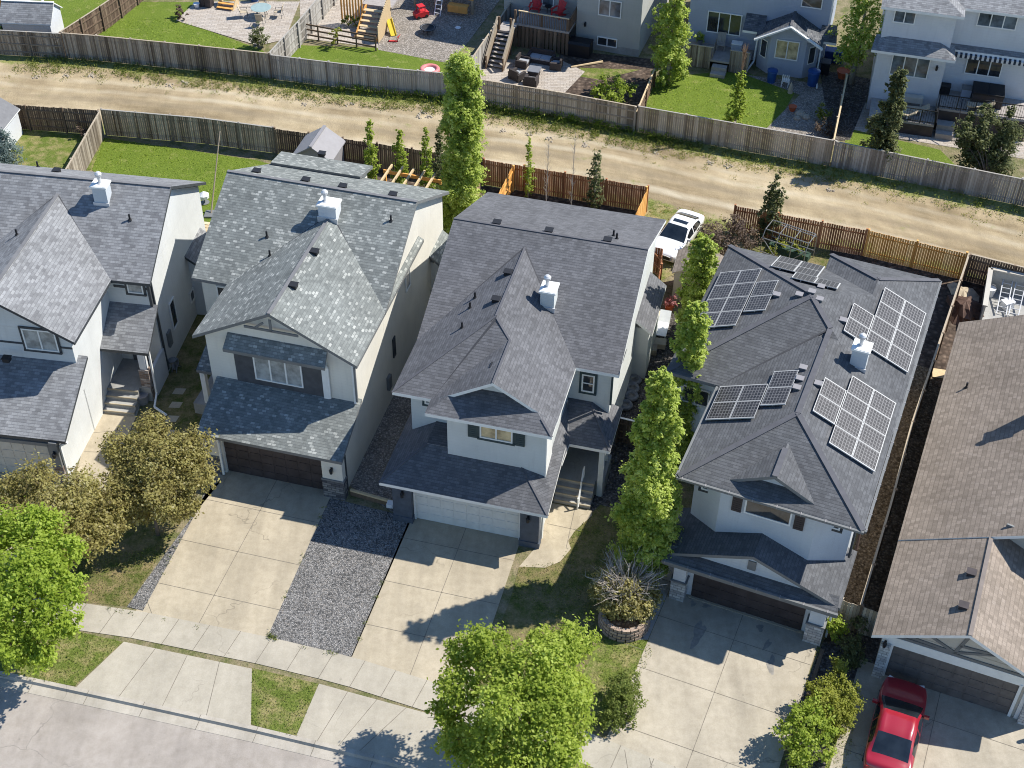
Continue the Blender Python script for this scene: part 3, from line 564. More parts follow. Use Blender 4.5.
# ---- solar roof
def house_solar():
    h = House('detached_house', 'bluish white house with a dark hip roof carrying solar panels', (690, 597.5), 22., group='houses along the street')
    ze, p = 6.4, .43
    h.pieces = [(-3.86, 6.35, 6.75, 17.1, ze, p, 'y', 1, 1), (-1.38, 6.33, .72, 13.5, ze, p, 'y', 1, 1), (1.0, 6.34, 11., 18.4, ze, p, 'y', 0, 1)]
    zA = ze+p*3.855; zB = ze+p*5.105
    gx = 2.45
    h.roof(['shingle_slate', 'trim_grey', 'cap_dark'],
           extra=[[(gx-1.75, 1.15, 6.6), (gx, 1.15, 7.5), (gx, 3.6, 7.5), (gx-1.0, 3.6, 7.0)], [(gx+1.75, 1.15, 6.6), (gx+1.0, 3.6, 7.0), (gx, 3.6, 7.5), (gx, 1.15, 7.5)],
                  # lower roof over the garage: cross gable, front skirt, sides
                  [(-1.36, -.26, 2.62), (2.4, -.26, 4.06), (2.4, 2.6, 4.06), (-1.36, 2.6, 2.62)], [(6.26, -.26, 2.58), (6.26, 3.1, 2.58), (2.4, 2.6, 4.06), (2.4, -.26, 4.06)],
                  [(-1.36, -.62, 2.5), (6.24, -.62, 2.5), (6.1, .15, 2.82), (-1.2, .15, 2.82)]],
           caps=[((-1.38, .72, ze), (2.475, 4.575, zA)), ((6.33, .72, ze), (2.475, 4.575, zA)), ((2.475, 4.575, zA), (2.475, 10.5, zA)), ((-3.86, 6.75, ze), (1.24, 11.85, zB)), ((1.245, 11.855, zB), (2.47, 10.6, zA)), ((-3.86, 17.1, ze), (1.24, 12., zB)), ((1., 18.4, ze), (3.67, 15.73, 7.55)), ((6.34, 18.4, ze), (3.67, 15.73, 7.55)), ((gx, 1.15, 7.5), (gx, 2.9, 7.5))], cap_w=.24, valleys=[((-1.36, 6.8, ze), (2.44, 10.5, zA))])
    m = MB(); m.prism([(-.95, 2.25), (.42, 1.15), (4.45, 1.15), (5.85, 2.25), (5.9, 16.8), (-.95, 16.8)], 'z', 0, ze-.02); m.box(-3.45, 5.85, 7.15, 16.75, 0, ze-.03); m.box(1.4, 5.95, 16., 18., 0, ze-.04); m.box(-.75, 5.85, .12, 2.6, 0, 2.6)
    m.prism([(gx-1.3, 6.62), (gx+1.3, 6.62), (gx, 7.28)], 'y', 1.5, 1.9); m.prism([(-.2, 2.75), (5.6, 2.65), (2.4, 3.86)], 'y', .0, .4)
    h.part('wall', m, 'siding_mist')
    vt = MB(); vt.box(2.2, 2.55, -.05, 0, 2.98, 3.5); h.part('gable_vent', vt, 'trim_grey')
    gu = MB(); gu.box(-1.42, 6.37, .6, .72, 6.27, 6.38); gu.box(6.35, 6.46, .7, 18.4, 6.27, 6.38); gu.box(-1.33, 6.25, -.66, -.55, 2.48, 2.58); gu.box(-1.5, -1.39, .7, 6.7, 6.27, 6.38)
    for i in range(20): gu.box(6.36, 6.48, .8+i*.9, .84+i*.9, 6.28, 6.39, 1)
    for i in range(8): gu.box(-1.2+i, -1.16+i, -.68, -.54, 2.5, 2.6, 1); gu.box(-1.2+i, -1.16+i, .58, .73, 6.28, 6.40, 1)
    h.part('gutter', gu, ['trim_grey', 'resin_grey'])
    h.window(1.48, 3.45, 5.02, 5.92, 1.13, 1, shut='door_brown', glass='glass_dark')
    h.window(-.55, -.05, 5.0, 5.9, 1.75, 1, trim='trim_dark', glass='glass_dark'); h.window(4.85, 5.4, 5.0, 5.9, 1.72, 1, trim='trim_dark', glass='glass_dark'); h.window(-3.1, -1.8, 4.6, 5.6, 7.13, 2, frame='galvanised', glass='glass_dark')
    h.garage_door(0, 4.91, 2.1, .1, 'door_brown'); t = MB(); t.box(-.1, 5.0, -.03, .1, 0, .05); h.part('door_sill', t, 'concrete')
    for x0, x1 in ((-.85, -.2), (5.1, 5.85)):
        pl = MB(); pl.box(x0, x1, -.4, .1, 0, 1.2, 0); pl.box(x0-.04, x1+.04, -.44, .1, 1.2, 1.27, 2); pl.box(x0+.05, x1-.05, -.35, .1, 1.27, 2.5, 1); h.part('garage_pillar', pl, ['stone_pale', 'siding_white', 'trim_grey'])
    h.downspout([(5.98, .2, 2.5), (5.98, .15, .1)]); h.downspout([(5.98, 2.3, 6.2), (6.0, 2.35, 2.9)], 'trim_dark'); h.downspout([(6.1, 2.7, 6.2), (6.2, 2.9, 2.9)], 'tarp_brown')
    h.chimney(3.72, 4.42, 9.2, 9.85, 7.0, 8.3, 'siding_mist', .4)
    steps(h, -2.3, -1.1, 4.4, .6, 3, .35)
    for x, y in ((776.6, 296), (799, 296), (811.7, 293), (819.5, 300.5), (821, 288), (843, 321.5), (803, 369), (799.7, 380), (796.6, 389), (818, 385)): h.vent(x, y, 'lid', 'trim_grey')
    # solar arrays lie on rails 12 cm above the shingles
    def array(u0, u1, y0, y1, nu, ny, plane, label):
        """u: distance in from the eave measured flat"""
        if plane == 'R': f = lambda u, y, d=0: np.array([6.35-u, y, ze+p*u+d])
        elif plane == 'L': f = lambda u, y, d=0: np.array([-1.38+u, y, ze+p*u+d])
        elif plane == 'LB': f = lambda u, y, d=0: np.array([-3.86+u, y, ze+p*u+d])
        else: f = lambda u, x, d=0: np.array([x, 17.1-u, ze+p*u+d])
        root = MB()
        for k in range(2):
            y = y0+(y1-y0)*(.2+.6*k); root.beam(f(u0+.05, y, .07), f(u1-.05, y, .07), .05, .07)
        root.beam(f((u0+u1)/2, y0+.02, .06), f((u0+u1)/2, y1-.02, .06), .05, .05)
        for e in (y0, y1):
            root.beam(f(u0, e, .13), f(u1, e, .13), .035, .05, 1)
        ro = root.build('solar_array', ['galvanised', 'panel_frame'], h.root); ro['label'] = label
        for i in range(nu):
            for j in range(ny):
                a0, a1 = u0+(u1-u0)*i/nu+.008, u0+(u1-u0)*(i+1)/nu-.008; b0, b1 = y0+(y1-y0)*j/ny+.008, y0+(y1-y0)*(j+1)/ny-.008
                m = MB(); c = [f(a0, b0, .12), f(a1, b0, .12), f(a1, b1, .12), f(a0, b1, .12)]
                w = .028
                d = [f(a0+w, b0+w, .165), f(a1-w, b0+w, .165), f(a1-w, b1-w, .165), f(a0+w, b1-w, .165)]
                m.slab([q+np.array([0, 0, .04]) for q in c], .045, 1, 1); m.slab(d, .02, 0, 0); m.build('solar_panel', ['solar_cell', 'panel_frame'], ro)
    array(.16, 2.27, 10.72, 15.25, 2, 4, 'R', 'large eight-panel array near the rear of the street-right slope'); array(2.29, 3.32, 10.8, 12.9, 1, 2, 'R', 'two-panel array beside the chimney')
    array(.26, 2.33, 3.9, 8.4, 2, 4, 'R', 'large eight-panel array near the front of the slope'); array(2.35, 3.36, 5.05, 7.3, 1, 2, 'R', 'two-panel array near the front ridge')
    array(.1, 2.15, 4.22, 6.5, 2, 2, 'L', 'four-panel array on the left front slope'); array(2.18, 3.22, 5.05, 7.38, 1, 2, 'L', 'two-panel array by the left ridge')
    array(.3, 2.25, 9.8, 14.37, 2, 4, 'LB', 'eight-panel array on the left rear slope'); array(2.3, 3.3, 10.85, 13.2, 1, 2, 'LB', 'two-panel array on the left rear slope')
    array(.12, 2.48, -1.25, .97, 2, 2, 'B', 'lower four-panel array on the rear slope'); array(2.53, 3.65, -.02, 2.1, 1, 2, 'B', 'upper two-panel array on the rear slope')
    return h
# ---- brown bungalow
def house_brown():
    h = House('detached_house', 'low brown-roofed house with a timbered garage gable, at the right edge', (884.3, 675.3), 22.1, group='houses along the street')
    ze, p = 2.95, .5
    h.pieces = [(-.94, 6.05, -.62, 8., ze, p, 'y', 0, 0), (-.95, 10.5, 4.85, 20.8, ze+.05, p, 'y', 0, 0)]
    zg = ze+p*3.495; zm = ze+.05+p*5.72
    h.roof(['shingle_brown', 'trim_white', 'cap_brown'], caps=[((2.555, -.62, zg), (2.555, 5.3, zg)), ((4.775, 4.85, zm), (4.775, 20.8, zm))])
    m = MB(); m.box(-.5, 5.6, .05, 5.6, 0, ze-.02); m.box(-.5, 10., 5.45, 20.4, 0, ze+.02); m.prism([(-.5, ze), (10., ze), (4.775, zm-.26)], 'y', 5.45, 6.2); m.prism([(-.5, ze-.05), (5.6, ze-.05), (2.555, zg-.26)], 'y', .05, .7); m.prism([(-.5, ze), (10., ze), (4.775, zm-.26)], 'y', 19.7, 20.4)
    h.part('wall', m, 'siding_tan')
    b = MB(); b.box(-.5, 5.6, -.02, .05, 2.02, 2.52, 0); b.box(-.1, .0, -.05, .05, 0, 2.1, 0); b.box(5.0, 5.12, -.05, .05, 0, 2.1, 0); b.box(5.25, 5.4, -.05, .05, 0, 2.1, 0); h.part('door_trim', b, 'trim_white')
    t = MB(); t.box(-.2, 5.3, 0, .05, 2.52, 2.66)
    for a, c in (((.3, 2.8), (2.3, 2.7)), ((2.3, 2.7), (2.7, 4.2)), ((1.1, 3.3), (2.3, 2.7)), ((2.3, 2.72), (3.9, 3.35)), ((2.4, 3.2), (4.0, 3.3))): t.beam((a[0], .03, a[1]), (c[0], .03, c[1]), .06, .13)
    for a, c in (((-.5, 2.83), (2.555, zg-.3)), ((5.6, 2.83), (2.555, zg-.3))): t.beam((a[0], .02, a[1]), (c[0], .02, c[1]), .08, .16)
    h.part('gable_timber', t, 'trim_grey'); t = MB(); t.beam((3.0, 5.42, 5.1), (6.5, 5.42, 4.6), .08, .14); t.beam((4.6, 5.42, 4.0), (5.6, 5.42, 5.2), .08, .12); h.part('gable_timber', t, 'trim_grey')
    h.garage_door(0, 5.0, 2.02, .03, 'door_grey')
    for x0, x1 in ((-.5, -.1), (5.4, 5.9)):
        pl = MB(); pl.box(x0, x1, -.25, .05, 0, 2.1); h.part('garage_pillar', pl, 'stone_pale')
    h.lamp(-.35, -.1, 2.2); h.downspout([(-.62, 5.2, 2.9), (-.56, 5.3, .2)]); 
    h.vent(971, 574, 'box', 'door_brown'); h.vent(963, 607, 'box', 'door_brown'); h.vent(966, 388, 'pipe')
    h.chimney(2.95, 3.55, 12.3, 12.9, 4.5, 6.35, 'siding_tan')
    return h
H1, H2, H3, H4, H5 = house_far_left(), house_mottled(), house_middle(), house_solar(), house_brown()
# ------------------------------------------------------------ ground
KERB = [(-75, 43.5), (-45, 38.6), (-30, 36.3), *[tuple(at(*q)[:2]) for q in ((0, 671.5), (76, 687.8), (160, 706), (249, 725.5), (340, 747), (460, 776.5))], (2, 27.4), (10, 24.2), (20, 19.4), (40, 8), (60, -5)]
NEARL = [(-75, 81), (-45, 78.4), (-31.4, 76.3), (-26.1, 75.8), (-19.6, 74.95), (-13.3, 73.6), (-1.8, 70.8), (7.8, 68.17), (12.7, 66.36), (20.06, 64.1), (25.1, 62.06), (27.9, 60.85), (40, 55.6), (75, 39)]
BACKL = [(-75, 90), (-45, 86.9), (-35.2, 85.82), (-31, 85.5), (-28.2, 85.15), (-21.9, 84.1), (-16.5, 83.1), (-11.3, 82.0), (-5, 81.05), (-2.5, 80.3), (2.8, 78.8), (7.84, 77.1), (13.2, 75.4), (19.3, 73.5), (30.2, 69.5), (45, 63.2), (75, 50)]
def offs(pl, d):
    out = []
    for i, p in enumerate(pl):
        a = np.array(pl[max(i-1, 0)]); b = np.array(pl[min(i+1, len(pl)-1)]); t = (b-a)/np.linalg.norm(b-a)
        out.append((p[0]-t[1]*d, p[1]+t[0]*d))
    return out
def resample(pl, n):
    P = np.array(pl, float); s = np.r_[0, np.cumsum(np.linalg.norm(np.diff(P, axis=0), axis=1))]
    q = np.linspace(0, s[-1], n); return np.c_[np.interp(q, s, P[:, 0]), np.interp(q, s, P[:, 1])]
def cut(pl, x0, x1):
    """the stretch of a polyline between two x values"""
    P = np.array(pl, float); f = lambda x: (x, float(np.interp(x, P[:, 0], P[:, 1])))
    return [f(x0)]+[tuple(p) for p in pl if x0 < p[0] < x1]+[f(x1)]
sheet('ground', [(-400, -300), (400, -300), (400, 500), (-400, 500)], -.3, 'terrain')
sheet('street', offs(KERB, -.42)+[(60, -60), (-75, -60)], -.13, 'asphalt')
sheet('yard_ground', KERB+[(140, -5), (140, 200), (-140, 200), (-140, 43.5)], 0., 'terrain')
def kerb():
    m = MB(); a = resample(KERB, 120); b = np.array(offs(list(map(tuple, a)), -.16)); c = np.array(offs(list(map(tuple, a)), -.22)); d = np.array(offs(list(map(tuple, a)), -.62)); e = np.array(offs(list(map(tuple, a)), .02))
    for i in range(len(a)-1):
        rows = [(e, .03), (b, .03), (c, -.095), (d, -.118), (d, -.3)]
        for (p, z0), (q, z1) in zip(rows, rows[1:]):
            m.add([(*p[i], z0), (*q[i], z1), (*q[i+1], z1), (*p[i+1], z0)], [(0, 1, 2, 3)])
    # joints of the gutter pan
    for i in range(0, len(a)-1, 2):
        m.beam((*e[i], .036), (*b[i], .036), .02, .004, 1); m.beam((*c[i], -.089), (*d[i], -.112), .02, .004, 1)
    o = m.build('kerb', ['kerb_concrete', 'joint']); o['kind'] = 'structure'
kerb()
def alley():
    n, k = 90, 8; a = resample(NEARL, n); b = resample(BACKL, n); vs = []; uv = []; fs = []
    s = np.r_[0, np.cumsum(np.linalg.norm(np.diff((a+b)/2, axis=0), axis=1))]
    for i in range(n):
        for j in range(k):
            t = j/(k-1); p = a[i]*(1-t)+b[i]*t; vs.append((p[0], p[1], .006)); uv.append((s[i], t*2-1))
    for i in range(n-1):
        for j in range(k-1): fs.append((i*k+j, (i+1)*k+j, (i+1)*k+j+1, i*k+j+1))
    me = bpy.data.meshes.new('alley'); me.from_pydata(vs, [], fs); l = me.uv_layers.new(name='UVMap')
    for lp in me.loops: l.data[lp.index].uv = uv[lp.vertex_index]
    me.materials.append(MATS['alley_dirt']); o = bpy.data.objects.new('alley', me); C.objects.link(o); o['kind'] = 'structure'
alley()
def slabs(name, polys, z, mat, joints=(), jz=None, jw=.022):
    global _lift
    _lift += .0003; z += _lift; m = MB()
    for P in polys:
        P = [tuple(p) for p in P]
        ar = sum(P[i][0]*P[(i+1) % len(P)][1]-P[(i+1) % len(P)][0]*P[i][1] for i in range(len(P)))
        if ar < 0: P = P[::-1]
        m.add([(p[0], p[1], z) for p in P], [tuple(range(len(P)))])
    for a, b in joints:
        m.beam((a[0], a[1], z+.004), (b[0], b[1], z+.004), jw, .004, 1)
    o = m.build(name, [mat, 'joint']); o['kind'] = 'structure'; return o
# pavement along the street
SW0 = [(-75, 47.6), (-45, 42.6), (-28, 39.6), (-18.59, 38.15), (-15.76, 37.71), (-10.2, 36.47), (-6.54, 35.5), (-2, 33.9), (3.33, 31.95), (6.03, 30.7), (12, 28), (22, 23), (45, 9)]
SW1 = offs(SW0, -1.42)
ra, rb = resample(SW0, 92), resample(SW1, 92)
slabs('pavement', [[tuple(p) for p in ra]+[tuple(p) for p in rb[::-1]]], .024, 'concrete_walk', [(ra[i], rb[i]) for i in range(1, 91)])
def drive(name, h, x0, x1, y0, y1, mat, xs=(), ys=(), diag=()):
    P = [h.W(x0, y0)[:2], h.W(x1, y0)[:2], h.W(x1, y1)[:2], h.W(x0, y1)[:2]]
    J = [(h.W(x, y0)[:2], h.W(x, y1)[:2]) for x in xs]+[(h.W(x0, y)[:2], h.W(x1, y)[:2]) for y in ys]+[(h.W(*a)[:2], h.W(*b)[:2]) for a, b in diag]
    return slabs(name, [P], .016, mat, J)
drive('driveway', H1, -5.6, .15, -8.6, .4, 'concrete', (-2.6,), (-3.2, -6.))
drive('driveway', H2, -.45, 5.7, -9.3, .3, 'concrete', (2.45,), (-2.0, -4.6, -7.2), [((-.45, -8.0), (.6, -9.2))])
drive('driveway', H3, -.32, 4.95, -9.6, .3, 'concrete', (2.35,), (-1.3, -3.9, -6.4))
drive('driveway', H4, -.95, 5.75, -11.3, .4, 'concrete_pale', (2.4,), (-1.5, -4.4, -7.4))
drive('driveway', H5, -1.1, 6.4, -10, .4, 'concrete_pale', (2.3,), (-1.45, -4.2))
for pts in ([(124, 642), (252, 669), (251, 725.5), (76, 687.5)], [(319, 684), (436, 716), (470, 768), (480, 782), (380, 757), (296, 737)], [(600, 742), (700, 775), (720, 830), (610, 830)]):
    P = [q+(0) for q in PX(*pts)]; J = []
    for k in (.25, .5, .75): J.append((P[0]+(P[1]-P[0])*k, P[-1]+(P[-2]-P[-1])*k))
    slabs('driveway_apron', [P], .02, 'concrete_walk', J)
slabs('path', [PX((103, 412), (140, 408), (120, 455), (105, 490), (72, 490), (81, 456))], .02, 'concrete', [(at(94, 433)[:2], at(130, 430)[:2]), (at(84, 452)[:2], at(118, 453)[:2]), (at(78, 474)[:2], at(110, 476)[:2])])
slabs('path', [PX((550, 503), (592, 511), (592, 516), (575, 531), (568, 541), (571, 549), (560, 562), (545, 568), (519, 567), (538, 545))], .02, 'concrete', [(at(547, 524)[:2], at(580, 531)[:2]), (at(575, 508)[:2], at(566, 549)[:2])])
slabs('path', [[H4.W(-2.4, -6)[:2], H4.W(-.97, -6)[:2], H4.W(-.97, 4)[:2], H4.W(-2.3, 4)[:2]]], .012, 'concrete_grey', [(H4.W(-2.4, y)[:2], H4.W(-.97, y)[:2]) for y in (-3.5, -1.5, .5)])
slabs('path', [[H1.W(3.2+.15*i, 6.0-1.0*i)[:2], H1.W(3.75+.15*i, 6.05-1.*i)[:2], H1.W(3.7+.15*i, 5.6-1.*i)[:2], H1.W(3.15+.15*i, 5.55-1*i)[:2]] for i in range(-1, 4)], .02, 'concrete')
def area(name, pts, z, mat): return sheet(name, PX(*pts), z, mat)
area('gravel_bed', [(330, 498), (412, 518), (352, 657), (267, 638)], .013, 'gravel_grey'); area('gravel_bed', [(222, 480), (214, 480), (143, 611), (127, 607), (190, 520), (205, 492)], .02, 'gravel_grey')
sheet('gravel_bed', [H2.W(5.9, .6)[:2], H2.W(8.7, -.6)[:2], H2.W(8.7, 18)[:2], H2.W(5.9, 18)[:2]], .006, 'gravel_tan')
sheet('gravel_bed', [H4.W(6.0, .2)[:2], H4.W(7.75, .2)[:2], H4.W(7.9, 20)[:2], H4.W(6.0, 20)[:2]], .006, 'gravel_brown'); sheet('soil', [H4.W(7.75, .2)[:2], H4.W(9.2, .2)[:2], H4.W(9.3, 22)[:2], H4.W(7.9, 22)[:2]], .005, 'soil')
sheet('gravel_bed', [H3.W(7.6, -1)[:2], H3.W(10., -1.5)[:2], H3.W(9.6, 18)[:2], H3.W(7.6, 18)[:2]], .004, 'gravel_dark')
sheet('lawn', [H1.W(2.3, -1)[:2], H1.W(5.2, 0.5)[:2], H1.W(5.2, 18)[:2], H1.W(2.3, 18)[:2]], .004, 'lawn_shade')
sheet('gravel_bed', [H1.W(3.6, 8.5)[:2], H1.W(5.2, 8.5)[:2], H1.W(5.4, 18)[:2], H1.W(3.4, 18)[:2]], .008, 'gravel_dark')
area('lawn', [(60, 500), (195, 500), (128, 607), (80, 602), (30, 590)], .004, 'lawn_shade'); area('verge', [(-60, 610), (62, 628), (123, 642), (75, 686), (22, 679), (-60, 668)], .004, 'lawn_dry'); area('verge', [(252, 668), (319, 684), (297, 738), (251, 724)], .004, 'lawn_dry')
area('lawn', [(511, 598), (519, 567), (560, 562), (575, 530), (600, 505), (665, 520), (672, 590), (600, 742), (470, 700)], .004, 'lawn_shade'); area('lawn', [(600, 640), (650, 640), (652, 655), (622, 715), (560, 720), (590, 660)], .008, 'lawn_dry'); area('verge', [(436, 716), (600, 742), (610, 830), (470, 800)], .004, 'lawn_dry')
area('soil', [(824, 640), (862, 608), (885, 620), (880, 660), (850, 768), (785, 768), (800, 700)], .004, 'gravel_dark'); area('lawn', [(842, 690), (858, 700), (845, 790), (820, 790)], .008, 'lawn_dry')
# back gardens on the near side of the lane
area('lawn', [(104, 138), (255, 160), (330, 180), (210, 270), (92, 170)], .004, 'lawn_lush'); area('lawn', [(20, 128), (104, 138), (92, 170), (-20, 165)], .004, 'lawn_dry')
area('soil', [(300, 150), (520, 193), (500, 260), (300, 215)], .004, 'soil'); area('soil', [(515, 190), (645, 212), (650, 330), (480, 260)], .005, 'soil'); area('verge', [(645, 200), (735, 228), (700, 262), (620, 300), (640, 250)], .009, 'verge')
area('lawn', [(735, 228), (830, 250), (830, 300), (720, 280)], .004, 'lawn_shade'); area('soil', [(830, 245), (1060, 300), (1060, 420), (830, 330)], .003, 'soil')
# gardens beyond the lane
area('lawn', [(76, 34), (120, 2), (195, 2), (178, 20), (262, 50), (270, 57), (190, 47)], .004, 'lawn_lush'); area('patio', [(176, 21), (196, 2), (300, 2), (285, 40), (258, 46)], .03, 'pavers'); area('lawn', [(-60, 38), (70, 36), (120, 0), (-60, -20)], .004, 'lawn_lush')
area('lawn', [(290, 45), (378, 48), (450, 62), (450, 78), (290, 58)], .004, 'lawn_lush'); area('patio', [(300, 0), (378, 0), (378, 48), (300, 38)], .006, 'pavers'); area('gravel_bed', [(378, 0), (500, 0), (452, 64), (378, 50)], .008, 'gravel_tan')
area('patio', [(480, 60), (560, 60), (585, 72), (560, 98), (470, 88)], .02, 'pavers'); area('soil', [(560, 50), (660, 60), (640, 112), (555, 98)], .006, 'soil'); area('lawn', [(580, 68), (640, 70), (600, 80), (575, 76)], .01, 'lawn_dry')
area('lawn', [(655, 78), (740, 70), (795, 92), (775, 128), (728, 128), (638, 112)], .004, 'lawn_lush'); area('soil', [(745, 75), (830, 85), (838, 146), (765, 130), (800, 95)], .007, 'gravel_tan'); area('gravel_bed', [(820, 70), (875, 80), (850, 140), (830, 142)], .009, 'gravel_dark')
area('lawn', [(845, 128), (940, 150), (960, 170), (845, 148)], .004, 'lawn_lush'); area('patio', [(850, 100), (1030, 130), (1030, 160), (845, 130)], .003, 'pavers')
def stains():
    m = MB()
    for (px, py, rx, ry, a) in ((698, 634, .22, .75, .35), (771, 665, .15, .5, .2), (767, 645, .12, .3, .6), (693, 604, .12, .16, 0), (706, 606, .16, .12, 0), (760, 628, .14, .2, 0)):
        c = at(px, py); n = 16; vs = []
        for i in range(n):
            t = 2*math.pi*i/n; k = 1+.25*math.sin(3*t+px)+.15*math.sin(5*t+py); x, y = rx*k*math.cos(t), ry*k*math.sin(t)
            vs.append((c[0]+x*math.cos(-a)-y*math.sin(-a), c[1]+x*math.sin(-a)+y*math.cos(-a), .021))
        m.add(vs, [tuple(range(n))])
    o = m.build('oil_stain', 'stain'); o['kind'] = 'structure'
m_tint('leaf_pink', [(.3, .12, .12), (.5, .22, .22), (.6, .4, .38)], .7, .1, leaf=True); m_plain('stain', (.23, .215, .19), .6, .2, 5.); stains()

# ------------------------------------------------------------ fences
def fence(label, pts, h, mat, rails=0, cap=None, post=2.4, z0=0., name='board_fence', gap=.012, bw=.135, posts_out=1):
    """rails: +1/-1 side on which the rails show"""
    root = thing(name, label, 'fence', (pts[0][0], pts[0][1], 0)); O = np.array([pts[0][0], pts[0][1], 0])
    P = np.array(pts, float); s = np.r_[0, np.cumsum(np.linalg.norm(np.diff(P, axis=0), axis=1))]; L = s[-1]
    f = lambda q: np.array([np.interp(q, s, P[:, 0]), np.interp(q, s, P[:, 1]), 0])-O
    m = MB(); q = 0.; k = 0; drift = 0
    while q < L-.05:
        a, b = f(q), f(min(q+bw, L)); d = b-a; yw = math.atan2(d[1], d[0]); drift = .7*drift+random.uniform(-.25, .25)
        hh = h+random.uniform(-.02, .02)
        m.obox((a+b)/2+np.array([0, 0, z0+.03]), np.linalg.norm(d)-gap, .02, hh-.03, yw, 0, min(1, max(0, .5+drift+random.uniform(-.45, .45))), random.uniform(-.008, .008)); q += bw
    m.build('board_panel', mat, root)
    n = max(1, round(L/post))
    for i in range(n+1):
        a = f(L*i/n); b = f(min(L*i/n+.1, L)) if i < n else a+(a-f(L-.1)); d = b-a; yw = math.atan2(d[1], d[0]); nn = np.array([-math.sin(yw), math.cos(yw), 0])
        pm = MB(); pm.obox(a+nn*.065*(rails or 1), .1, .1, h+.05+z0, yw, 0, random.uniform(.2, .8)); pm.obox(a+nn*.065*(rails or 1)+np.array([0, 0, h+.05+z0]), .12, .12, .03, yw, 0, .8); pm.build('post', mat, root)
    Q = resample(pts, max(2, int(L/1.2)+1)); rms = [(z, MB()) for z in (.35, h-.3)+((h*.5,) if rails else ())]; rm = MB()
    for i in range(len(Q)-1):
        a = np.array([*Q[i], 0])-O; b = np.array([*Q[i+1], 0])-O; d = (b-a)/np.linalg.norm(b-a); nn = np.array([-d[1], d[0], 0])*(rails or 1)
        for z, r_ in rms: r_.beam(a+nn*.032+[0, 0, z+z0], b+nn*.032+[0, 0, z+z0], .04, .09, 0, .5)
        if cap: rm.beam(a+[0, 0, h+.04+z0], b+[0, 0, h+.04+z0], .1, .03, 1, .6)
    for z, r_ in rms: r_.build('rail', mat, root)
    if cap: rm.build('cap_rail', [mat, cap], root)
    return root
fence('brown board fence on the far lane side, in front of the grey shed', cut(BACKL, -52, -31), 1.85, 'wood_weathered', -1, 'wood_grey')
fence('long brown board fence on the far lane side below the bright lawn', cut(BACKL, -30.9, -16.55), 1.9, 'wood_weathered', 0, 'wood_tan')
fence('weathered grey board fence in front of the wooden play deck', cut(BACKL, -16.4, -2.6), 1.8, 'wood_grey', 0, 'wood_grey', 2.)
fence('tan board fence in front of the sunken patio with red chairs', cut(BACKL, -2.45, 7.6), 1.8, 'wood_tan', -1, 'wood_tan')
fence('tan board fence below the blue house and its lawn', cut(BACKL, 7.75, 19.5), 1.85, 'wood_tan', 0, 'wood_grey', 2.8)
fence('pale grey board fence below the white house with the awning', cut(BACKL, 19.65, 48), 1.8, 'wood_grey', 0, 'wood_grey', 2.8)
fence('brown side fence with three pale rails beside the grey shed', [(-31.1, 85.65), (-28.9, 90.2), (-27.0, 95.5)], 1.85, 'wood_brown', -1, 'wood_tan', 2.)
fence('grey side fence between the glass table patio and the wooden stairs', [(-16.5, 83.3), (-14.9, 88.5), (-12.9, 96)], 1.85, 'wood_grey', -1, 'wood_grey')
fence('grey side fence beside the black outdoor staircase', [(-3.6, 80.9), (-2.2, 85.5), (.6, 94.5)], 1.85, 'wood_grey', 1, 'wood_tan')
fence('short fence with pale rails at the edge of the blue house lawn', [(7.7, 77.35), (9.2, 82.9)], 1.3, 'wood_brown', -1, 'wood_fresh')
fence('side fence with pale rails between the blue house and the white house', [(19.6, 73.7), (21.8, 81.8)], 1.7, 'wood_tan', 1, 'wood_fresh')
a70 = at(70, 163, 1.8)[:2]
fence('dark brown board fence on the near lane side at the left end', cut(NEARL, -45, -26.15), 1.8, 'wood_brown', -1)
fence('weathered board fence behind the bright rear lawn', cut(NEARL, -26., -15.0), 1.85, 'wood_weathered', 0, 'wood_grey')
fence('brown board fence behind the mottled-roof house pergola', cut(NEARL, -14.9, -2.0), 1.8, 'wood_brown', 0)
fence('rust red board fence behind the middle house', cut(NEARL, -1.9, 7.8), 1.8, 'wood_red', 0)
fence('rust red board fence behind the solar-panel house', cut(NEARL, 12.7, 19.9), 1.8, 'wood_red', 0, None, 2.4, 0, 'board_fence', .022)
fence('golden new board fence with a diagonal brace behind the solar-panel house', cut(NEARL, 20., 25.05), 1.8, 'wood_gold', 0, None, 2.5, 0, 'board_fence', .02)
fence('dark board fence behind the brown-roofed house', cut(NEARL, 25.25, 45), 1.8, 'wood_brown', -1, 'wood_tan')
fence('brown side fence dividing the two rear lawns at the left', [(-26.05, 75.6), tuple(a70), tuple(a70+(a70-np.array([-26.05, 75.6]))*.4)], 1.8, 'wood_weathered', -1, 'wood_tan')
s1 = at(513, 165, 1.8)[:2]; s2_ = at(497, 196, 1.8)[:2]
fence('low golden side fence meeting the rust red fence', [tuple(s1-(s1-s2_)*.03), tuple(s2_)], 1.75, 'wood_gold', 1)
s3_ = at(478, 182, 1.8)[:2]; s4_ = at(468, 205, 1.8)[:2]
fence('short pale side fence beside the tall aspen', [tuple(s3_), tuple(s4_)], 1.75, 'wood_fresh', 1)
s5_ = at(648, 188, 1.8)[:2]; s6_ = at(634, 218, 1.8)[:2]
fence('golden end fence beside the white car pad', [tuple(s5_), tuple(s6_)], 1.8, 'wood_gold', -1)
SF = [at(968.6, 255.7, 1.8)[:2], at(911.5, 425, 1.8)[:2], at(892, 500, 1.8)[:2], at(861, 605, 1.8)[:2]]
fence('long side fence with a pale cap between the solar-panel house and the brown house', [tuple(p) for p in SF], 1.75, 'wood_brown', 1, 'wood_tan')
g1 = at(842, 600, 1.7)[:2]; g2 = at(880, 613, 1.7)[:2]
